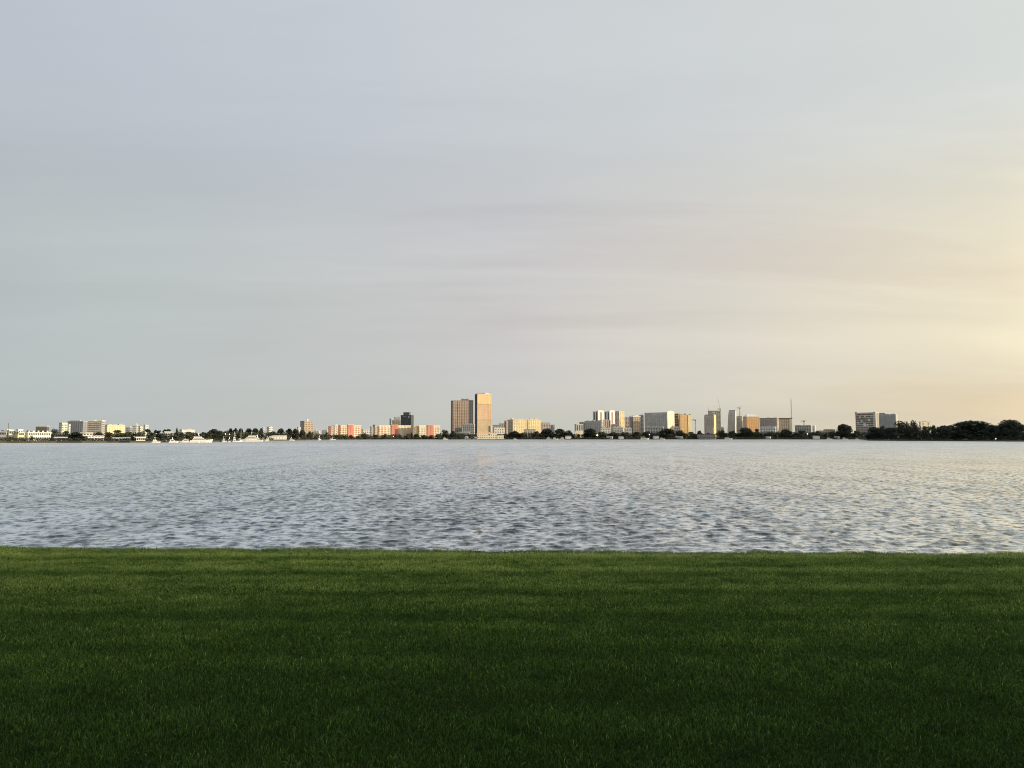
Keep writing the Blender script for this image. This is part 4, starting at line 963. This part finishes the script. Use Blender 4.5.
def sailboat(label, px, ytop, D, Lh, rz=0, sail=True, group='boats moored along the far shore'):
    o = empty('sailing_boat', (at(px, D), D, 0), rz); tag(o, label, 'boat', group)
    H = zof(ytop, D); bm = Lh*.14; fb = Lh*.10
    hull = MB(); st = 8
    for i in range(st):
        t = i/(st-1); x = -Lh/2+Lh*t; wd = bm*math.sin(math.pi*(.25+.75*t))**.7 if t < .999 else .03
        hull.v += [(x,-wd,fb*(1+.3*t)),(x,-wd*.6,0),(x,0,-.3),(x,wd*.6,0),(x,wd,fb*(1+.3*t))]
    for i in range(st-1):
        for j in range(4): a = i*5+j; hull.f.append((a,a+5,a+6,a+1))
        a = i*5; hull.f.append((a+4,a+9,a+5,a))
    hull.f.append((0,1,2,3,4)); hull.build('hull', GEL, o)
    MB().prism([(-Lh*.2,fb),(Lh*.2,fb*1.1),(Lh*.1,fb*1.9),(-Lh*.18,fb*1.9)],-bm*.6,bm*.6).build('cabin', GEL, o)
    MB().bar((Lh*.08,0,fb),(Lh*.08,0,H),.10,.06,8).build('mast', ALU, o)
    MB().bar((Lh*.08,0,fb+1.3),(-Lh*.38,0,fb+1.4),.10).build('boom', ALU, o)
    if sail:
        s_ = MB(); s_.v = [(Lh*.07,0,fb+1.6),(-Lh*.36,.25,fb+1.6),(-Lh*.15,.35,fb+(H-fb)*.5),(Lh*.07,0,H-.3),(Lh*.06,.12,fb+(H-fb)*.5)]; s_.f = [(0,1,2,4),(4,2,3)]; s_.build('mainsail', CLOTH, o)
    else: MB().bar((Lh*.06,0,fb+1.55),(-Lh*.36,0,fb+1.65),.22).build('furled_sail', CLOTH, o)
    return o
yacht('white motor yacht with tall flybridge moored in front of the dark trees', 190.5, 212, 432.8, 500, 3)
yacht('largest white yacht at the left end of the marina quay', 239, 259, 431.6, 600, 3, -1)
yacht('tall narrow white cabin cruiser left of the largest yacht', 232.6, 238.6, 432.0, 560, 3)
yacht('low white motorboat right of the open pavilion', 152, 160.4, 437.4, 478, 2)
yacht('white motorboat moored below the white gabled house', 169, 178.5, 437.5, 488, 1)
yacht('long low white motorboat left of the flybridge yacht', 179, 190, 437.6, 494, 1, -1)
yacht('small white dinghy afloat before the flybridge yacht', 198.6, 200.8, 441.2, 440, 1, name='dinghy')
yacht('small white cruiser under the two dock lamps', 222.2, 227, 436.2, 545, 2)
yacht('little white launch right of the small cruiser by the dock lamps', 228.2, 231.2, 437.0, 550, 1)
yacht('small pale launch moored right of the white boathouse', 289.4, 294.6, 436.8, 870, 2)
yacht('white cabin cruiser in front of the right half of the largest yacht', 254, 263, 434.6, 640, 2)
yacht('small white cruiser off the left end of the long white boathouse', 263.6, 269.6, 436.0, 690, 2, -1)
sailboat('sailing boat with bare mast between the narrow cabin cruiser and the largest yacht', 240.6, 428.4, 590, 7, R(80), False)
sailboat('sailing boat with lowered sail left of the leftmost pink complex', 332.4, 433.6, 1080, 9, R(20), False)
sailboat('sailing boat with lowered sail before the trees right of the brown tower', 319.6, 432.6, 1000, 8, R(70), False)
yacht('left of three white boats docked under the dense trees', 546.2, 552, 435.8, 1482, 2)
yacht('middle of three white boats docked under the dense trees', 552.6, 558, 436.4, 1480, 1)
yacht('right of three white boats docked under the dense trees', 558.6, 564.4, 435.9, 1482, 2, -1)
yacht('boat under a yellow green awning below the wide grey slab', 640, 648.6, 435.6, 1490, 1, awning=AWN)
yacht('white boat on the water below the crane towers', 724, 732, 436.2, 1490, 1)
yacht('small white boat below the white gabled slab end', 659.6, 664.6, 436.6, 1488, 1)
yacht('white boat docked left of the lone round tree', 826, 832, 436.6, 1486, 1)
yacht('white cruiser docked under the lone round tree', 842, 847.4, 436.4, 1486, 2)
yacht('white boat nearest the point of the dark tree peninsula', 855, 859, 437.2, 1484, 1)
yacht('small white boat docked below the yellow hotel trees', 513.4, 516.6, 437.6, 1486, 1)
yacht('white boat moored before the grey green waterfront building', 443, 447.6, 436.2, 1440, 2)
def dock(label, px0, px1, D):
    mid=(px0+px1)/2; phi=azi(mid); Ld=(px1-px0)*D*math.cos(phi)/F
    o = empty('dock', (at(mid,D),D,0), -phi); tag(o, label, 'dock', 'wooden docks')
    MB().box(-Ld/2,Ld/2,-1.1,1.1,.75,.95).build('deck', WOOD, o)
    for q in range(max(3,int(Ld/6))):
        xx = -Ld/2+.4+q*(Ld-.8)/(max(3,int(Ld/6))-1)
        for yy in (-.95,.95): MB().bar((xx,yy,-1),(xx,yy,1.5),.16,.14,8).build('piling', WOOD, o)
dock('wooden dock behind the three boats under the dense trees', 544, 566, 1492)
dock('wooden dock behind the motorboats left of the flybridge yacht', 166, 190, 503)
dock('wooden dock behind the small cruiser and launch', 221, 232, 556)

# ------------------------------------------------------------------ vegetation
G1='trees along the left shore'; G2='trees before the pink complexes and towers'; G3='trees along the far shore'; G4='dark trees of the peninsula at right'; G5='unseen oaks added to shade the near lawn'
tree('round0', 2, 429.6, 9, 60, 'dark tree behind the white house at the left edge of the photo', G1)
tree('round1', 30, 430.0, 9, 80, 'dark tree showing over the long white terrace beside the glass office block', G1)
tree('round2', 32.2, 435.2, 4.4, -1, 'small round tree standing in front of the long white terrace', G1, D=458)
tree('palm0', 14.6, 430.8, 3.6, 6, 'palm between the cream and pale yellow houses', G1, D=459)
tree('palm1', 17.8, 431.6, 3.4, 6, 'palm directly left of the white attic', G1, D=458)
tree('round0', 51.6, 436.4, 3.6, 5, 'bush like tree at the right end of the long white terrace', G1)
tree('round1', 56, 428.6, 12, 140, 'broad dark tree left of the pale yellow apartment block', G1)
tree('dome0', 78, 431.0, 21, 25, 'big dark green spreading tree left of the modern white house', G1)
tree('round2', 66, 430.4, 11, 110, 'dark tree below the small bright white block', G1)
tree('round0', 98, 431.6, 11, 50, 'dark tree behind the modern white house', G1)
tree('round1', 109, 432.0, 10, 70, 'dark tree below the left end of the wide yellow block', G1)
tree('round2', 119, 429.4, 15, 90, 'large dark tree below the right end of the wide yellow block', G1)
tree('round0', 129, 431.0, 10, 80, 'dark tree under the small blue grey block', G1)
tree('round1', 140, 431.2, 13, 60, 'dark tree behind the open pavilion', G1)
tree('flat0', 147.6, 428.8, 7, 80, 'flat crowned tree just right of the two sunlit cubes', G1)
tree('flat1', 157, 429.4, 8, 90, 'flat crowned tree between the sunlit cubes and the gabled house', G1)
tree('flat0', 166.6, 429.0, 9, 85, 'flat topped umbrella tree above the white gabled house', G1)
tree('round2', 152, 432.0, 11, 40, 'dark tree over the low motorboat right of the pavilion', G1)
tree('round0', 161, 433.0, 9, 40, 'dark tree left of the white gabled house', G1)
tree('cone0', 176.8, 426.8, 5.4, 60, 'pointed dark conifer rising above the other trees', G1)
tree('round1', 181, 431.6, 12, 45, 'dark tree right of the pointed conifer', G1)
tree('round2', 189, 431.2, 12, 50, 'dark tree under the long white flat roof', G1)
tree('dome1', 214, 428.0, 19, 50, 'large dark tree above the flybridge yacht', G1)
tree('round0', 203, 431.6, 10, 60, 'dark tree left of the large dark tree over the yacht', G1)
tree('round1', 225, 430.4, 9, 60, 'dark tree behind the two dock lamps', G1)
for i, (px, yt, ww, lab) in enumerate([(230.4,426.8,3.2,'first of the slim upright trees left of the marina yachts'),(235.6,426.6,4.4,'upright tree just left of the largest yacht'),
    (240.6,426.8,3.4,'slim upright tree over the stern of the largest yacht'),(248.6,426.8,4.8,'oval upright tree over the middle of the marina'),
    (255.4,426.8,4.8,'oval upright tree just left of the slim white slab'),(261.0,426.6,3.0,'slim upright tree touching the slim white slab'),
    (280.8,427.0,5.4,'left of two oval trees behind the white boathouse'),(289.4,427.0,5.4,'right of two oval trees behind the white boathouse'),
    (295.4,427.2,4.4,'upright tree left of the narrow white rounded block')]):
    tree('dome%d' % (i % 2), px, yt+.5, ww*1.6, 60, lab, 'upright trees behind the marina', D=960)
tree('dome0', 272.8, 430.6, 7.6, 30, 'dome shaped tree in front of the stepped white apartment block', G1, D=900)
tree('round0', 302.6, 429.2, 8, 30, 'brownish tree at the left foot of the brown tower', G1)
tree('round1', 309.8, 430.8, 8, 35, 'brownish tree at the right foot of the brown tower', G1)
tree('round2', 326.6, 432.0, 5, 20, 'small tree between the low pale block and the first pink complex', G1)
P = [(338,434.6,7),(344.5,435.4,6),(351.6,434.8,5),(358.6,435.6,6),(365,432.8,8),(376,434.6,7),(384.6,433.6,5),(401,435.6,5),(407.4,433.8,7),(416.6,433.4,7),(424,434.6,8),(431.4,435.0,7),(438.6,433.6,7)]
PL = ['low tree before the dark bays of the leftmost pink complex','low tree before the left wing of the leftmost pink complex','dark low tree at the foot of the leftmost coral stair core','low tree at the right end of the leftmost pink complex','tree in the gap between the first two pink complexes',
      'low tree before the grey end bays of the widest pink complex','low tree before the left wing of the widest pink complex','low tree right of the coral core of the widest pink complex','tree below the dark charcoal tower','tree in the gap between the widest and rightmost pink complexes',
      'low tree before the left wing of the rightmost pink complex','low tree at the foot of the rightmost coral stair core','tree at the right end of the rightmost pink complex']
for i, ((px, yt, ww), lab) in enumerate(zip(P, PL)): tree('round%d' % (i % 3), px, yt, ww, 8, lab, G2)
tree('round1', 446, 429.6, 10, 60, 'dark tree between the rightmost pink complex and the broad tower', G2)
tree('round2', 453.6, 430.4, 8, 45, 'dark tree at the left foot of the broad taupe tower', G2)
tree('palm0', 489.2, 433.8, 4.2, 2, 'palm in front of the cream waterfront building', G2, D=1503)
tree('round0', 459, 434.4, 5, 14, 'small dark tree before the grey green waterfront building', G2)
tree('round1', 506, 433.2, 8, 40, 'dark tree at the right end of the cream waterfront building', G3)
tree('dome1', 515, 430.2, 12, 40, 'dark tree below the shaded end of the yellow hotel', G3)
tree('round0', 524, 432.0, 10, 30, 'dark tree below the middle of the yellow hotel', G3)
tree('round2', 537.6, 430.8, 10, 35, 'dark tree below the right end of the yellow hotel', G3)
tree('dome0', 547, 427.8, 13, 45, 'large round dark tree below the low pinkish white block', G3)
tree('dome1', 560, 427.8, 12, 40, 'large round dark tree over the docked white boats', G3)
tree('round1', 569.6, 429.8, 9, 40, 'dark tree left of the arched white building', G3)
tree('dome0', 590.4, 427.6, 13, 30, 'large dark tree left of the yellow green lamp', G3)
tree('round2', 603, 431.4, 11, 30, 'dark tree right of the yellow green lamp', G3)
tree('round0', 614, 431.6, 12, 35, 'dark tree below the slender yellow tower', G3)
tree('round1', 625.6, 431.8, 11, 30, 'dark tree below the pale pink slab', G3)
tree('round2', 637, 431.2, 11, 30, 'dark tree below the beige tower with the canopy', G3)
tree('round0', 648, 430.6, 11, 40, 'dark tree behind the yellow green awning boat', G3)
tree('dome1', 667, 427.4, 17, 40, 'largest dark tree below the white gabled slab end', G3)
tree('round1', 681, 429.8, 13, 35, 'dark tree below the orange yellow block', G3)
tree('round2', 691.6, 431.4, 9, 45, 'dark tree under the small crane', G3)
tree('round0', 699.6, 430.0, 6, 60, 'small round tree left of the chamfered brown tower', G3)
tree('round1', 722, 429.6, 10, 50, 'dark tree below the tall luffing crane', G3)
tree('dome0', 745.6, 426.6, 15, 40, 'large dark tree below the orange hipped roof block', G3)
tree('round0', 733, 430.4, 10, 40, 'dark tree below the slanted grey tower', G3)
tree('round2', 757, 428.2, 9, 40, 'dark tree left of the low white building', G3)
tree('round1', 770, 431.4, 12, 25, 'dark tree before the low white building', G3)
tree('dome1', 785.6, 428.2, 13, 40, 'large dark tree below the tan block with overhanging roof', G3)
tree('round2', 801, 429.8, 13, 30, 'dark tree before the low grey green block', G3)
tree('round0', 817, 430.6, 13, 30, 'dark tree below the white tank', G3)
tree('dome0', 843.6, 422.8, 17.5, 40, 'lone tall round dark tree left of the two far right towers', G3)
tree('round1', 831, 431.0, 9, 45, 'dark tree at the left foot of the lone tall round tree', G3)
tree('round2', 855.6, 430.2, 10, 35, 'dark tree at the right foot of the lone tall round tree', G3)
PEN = [('dome0',875,426.0,17,20,'dark tree at the tip of the peninsula'),('round0',883.4,424.8,7,30,'slim dark tree rising before the plain slate grey tower'),
 ('dome1',890.6,426.4,13,35,'dark tree below the plain slate grey tower'),('round1',905,420.6,23,30,'broad dark tree right of the plain slate grey tower'),('round1',915,419.8,10,45,'dark tree peak left of the gap with the cream building'),
 ('round2',925.6,425.6,15,30,'low dark tree below the cream building in the gap'),('round0',933.8,424.0,6,35,'small dark tree right of the gap with the cream building'),
 ('dome1',945.4,424.2,18,30,'low wide dark tree left of the great dome shaped tree'),('dome0',971,419.2,41,28,'great dome shaped dark tree, widest on the peninsula'),
 ('dome1',993,423.8,17,30,'dark tree between the great dome tree and the tall right tree'),('dome1',1010,417.8,26,34,'tall dark tree near the right edge of the photo'),('round0',1028,421.0,20,28,'dark tree cut by the right edge of the photo')]
for kd, px, yt, ww, off, lab in PEN: tree(kd, px, yt, ww*1.12, off, lab, G4)
treeline('dark belt of trees and hedges behind the left shore houses', [(-160,431),(0,432.6),(60,433),(66,432.4),(110,431.6),(160,432.4),(200,432),(222,432),(236,434)], 40, LEAF, 25, ls=.8)
treeline('low hedge and scrub along the left sea wall', [(-100,440.6),(0,440.4),(60,440.8),(80,440),(232,440.6)], 6, LEAF, 2.5, dens=1.2, ls=.3)
treeline('brownish tree belt behind the marina and pink complexes', [(229,431.2),(262,431.4),(300,432),(330,434.2),(370,434.2),(440,433)], 45, LEAF, 25, ls=1.0)
treeline('continuous dark tree belt along the far shore right of the towers', [(440,432.4),(500,434),(520,432.6),(560,431.6),(580,434),(600,432.6),(660,431.8),(700,433),(760,431.6),(800,431.8),(866,432)], 28, LEAF_DARK, 30, ls=1.1)
treeline('low scrub along the water edge below the pink complexes', [(300,437.4),(345,437),(400,437.2),(463,437.4)], 7, LEAF, 8, dens=.8, ls=.7)
treeline('low scrub along the water edge right of the tall pair of towers', [(505,437.4),(600,437.2),(866,437.0)], 7, LEAF, 8, dens=.8, ls=.7)
treeline('dark undergrowth beneath the trees of the peninsula', [(867.5,434.0),(871,430),(876,428.6),(900,426),(917,425),(924,427.0),(932,427.0),(940,425.6),(960,424.5),(1000,424),(1100,423),(1300,420)], 18, LEAF_DARK, 40, ls=.8, dens=.8)
treeline('low dark shrubs along the waterline of the peninsula', [(867.6,437.4),(900,437),(960,436.6),(1060,435.5),(1300,434)], 6, LEAF_DARK, 5, dens=1.0, ls=.5)
treeline('faint distant woodland on the horizon behind the city', [(-200,434.6),(200,434.4),(500,434.2),(870,433.8),(1150,433)], 0, LEAF, 60, ls=2.2, absD=2900)

for px_, py_, w_, h_, kd, lab in [(33,-3,19,14,'oak0','large oak added out of view right of the camera to keep sun off the lawn'),(35,13,17,13,'oak1','large oak added beyond the frame ahead to the right to keep sun off the lawn')]:  # unseen oaks added to block the low sun from the lawn
    r = tree(kd, 512, 400, 10, 0, lab, G5, base=LZ, D=20); r.location = (px_, py_, LZ); r.scale = (w_, w_, h_)
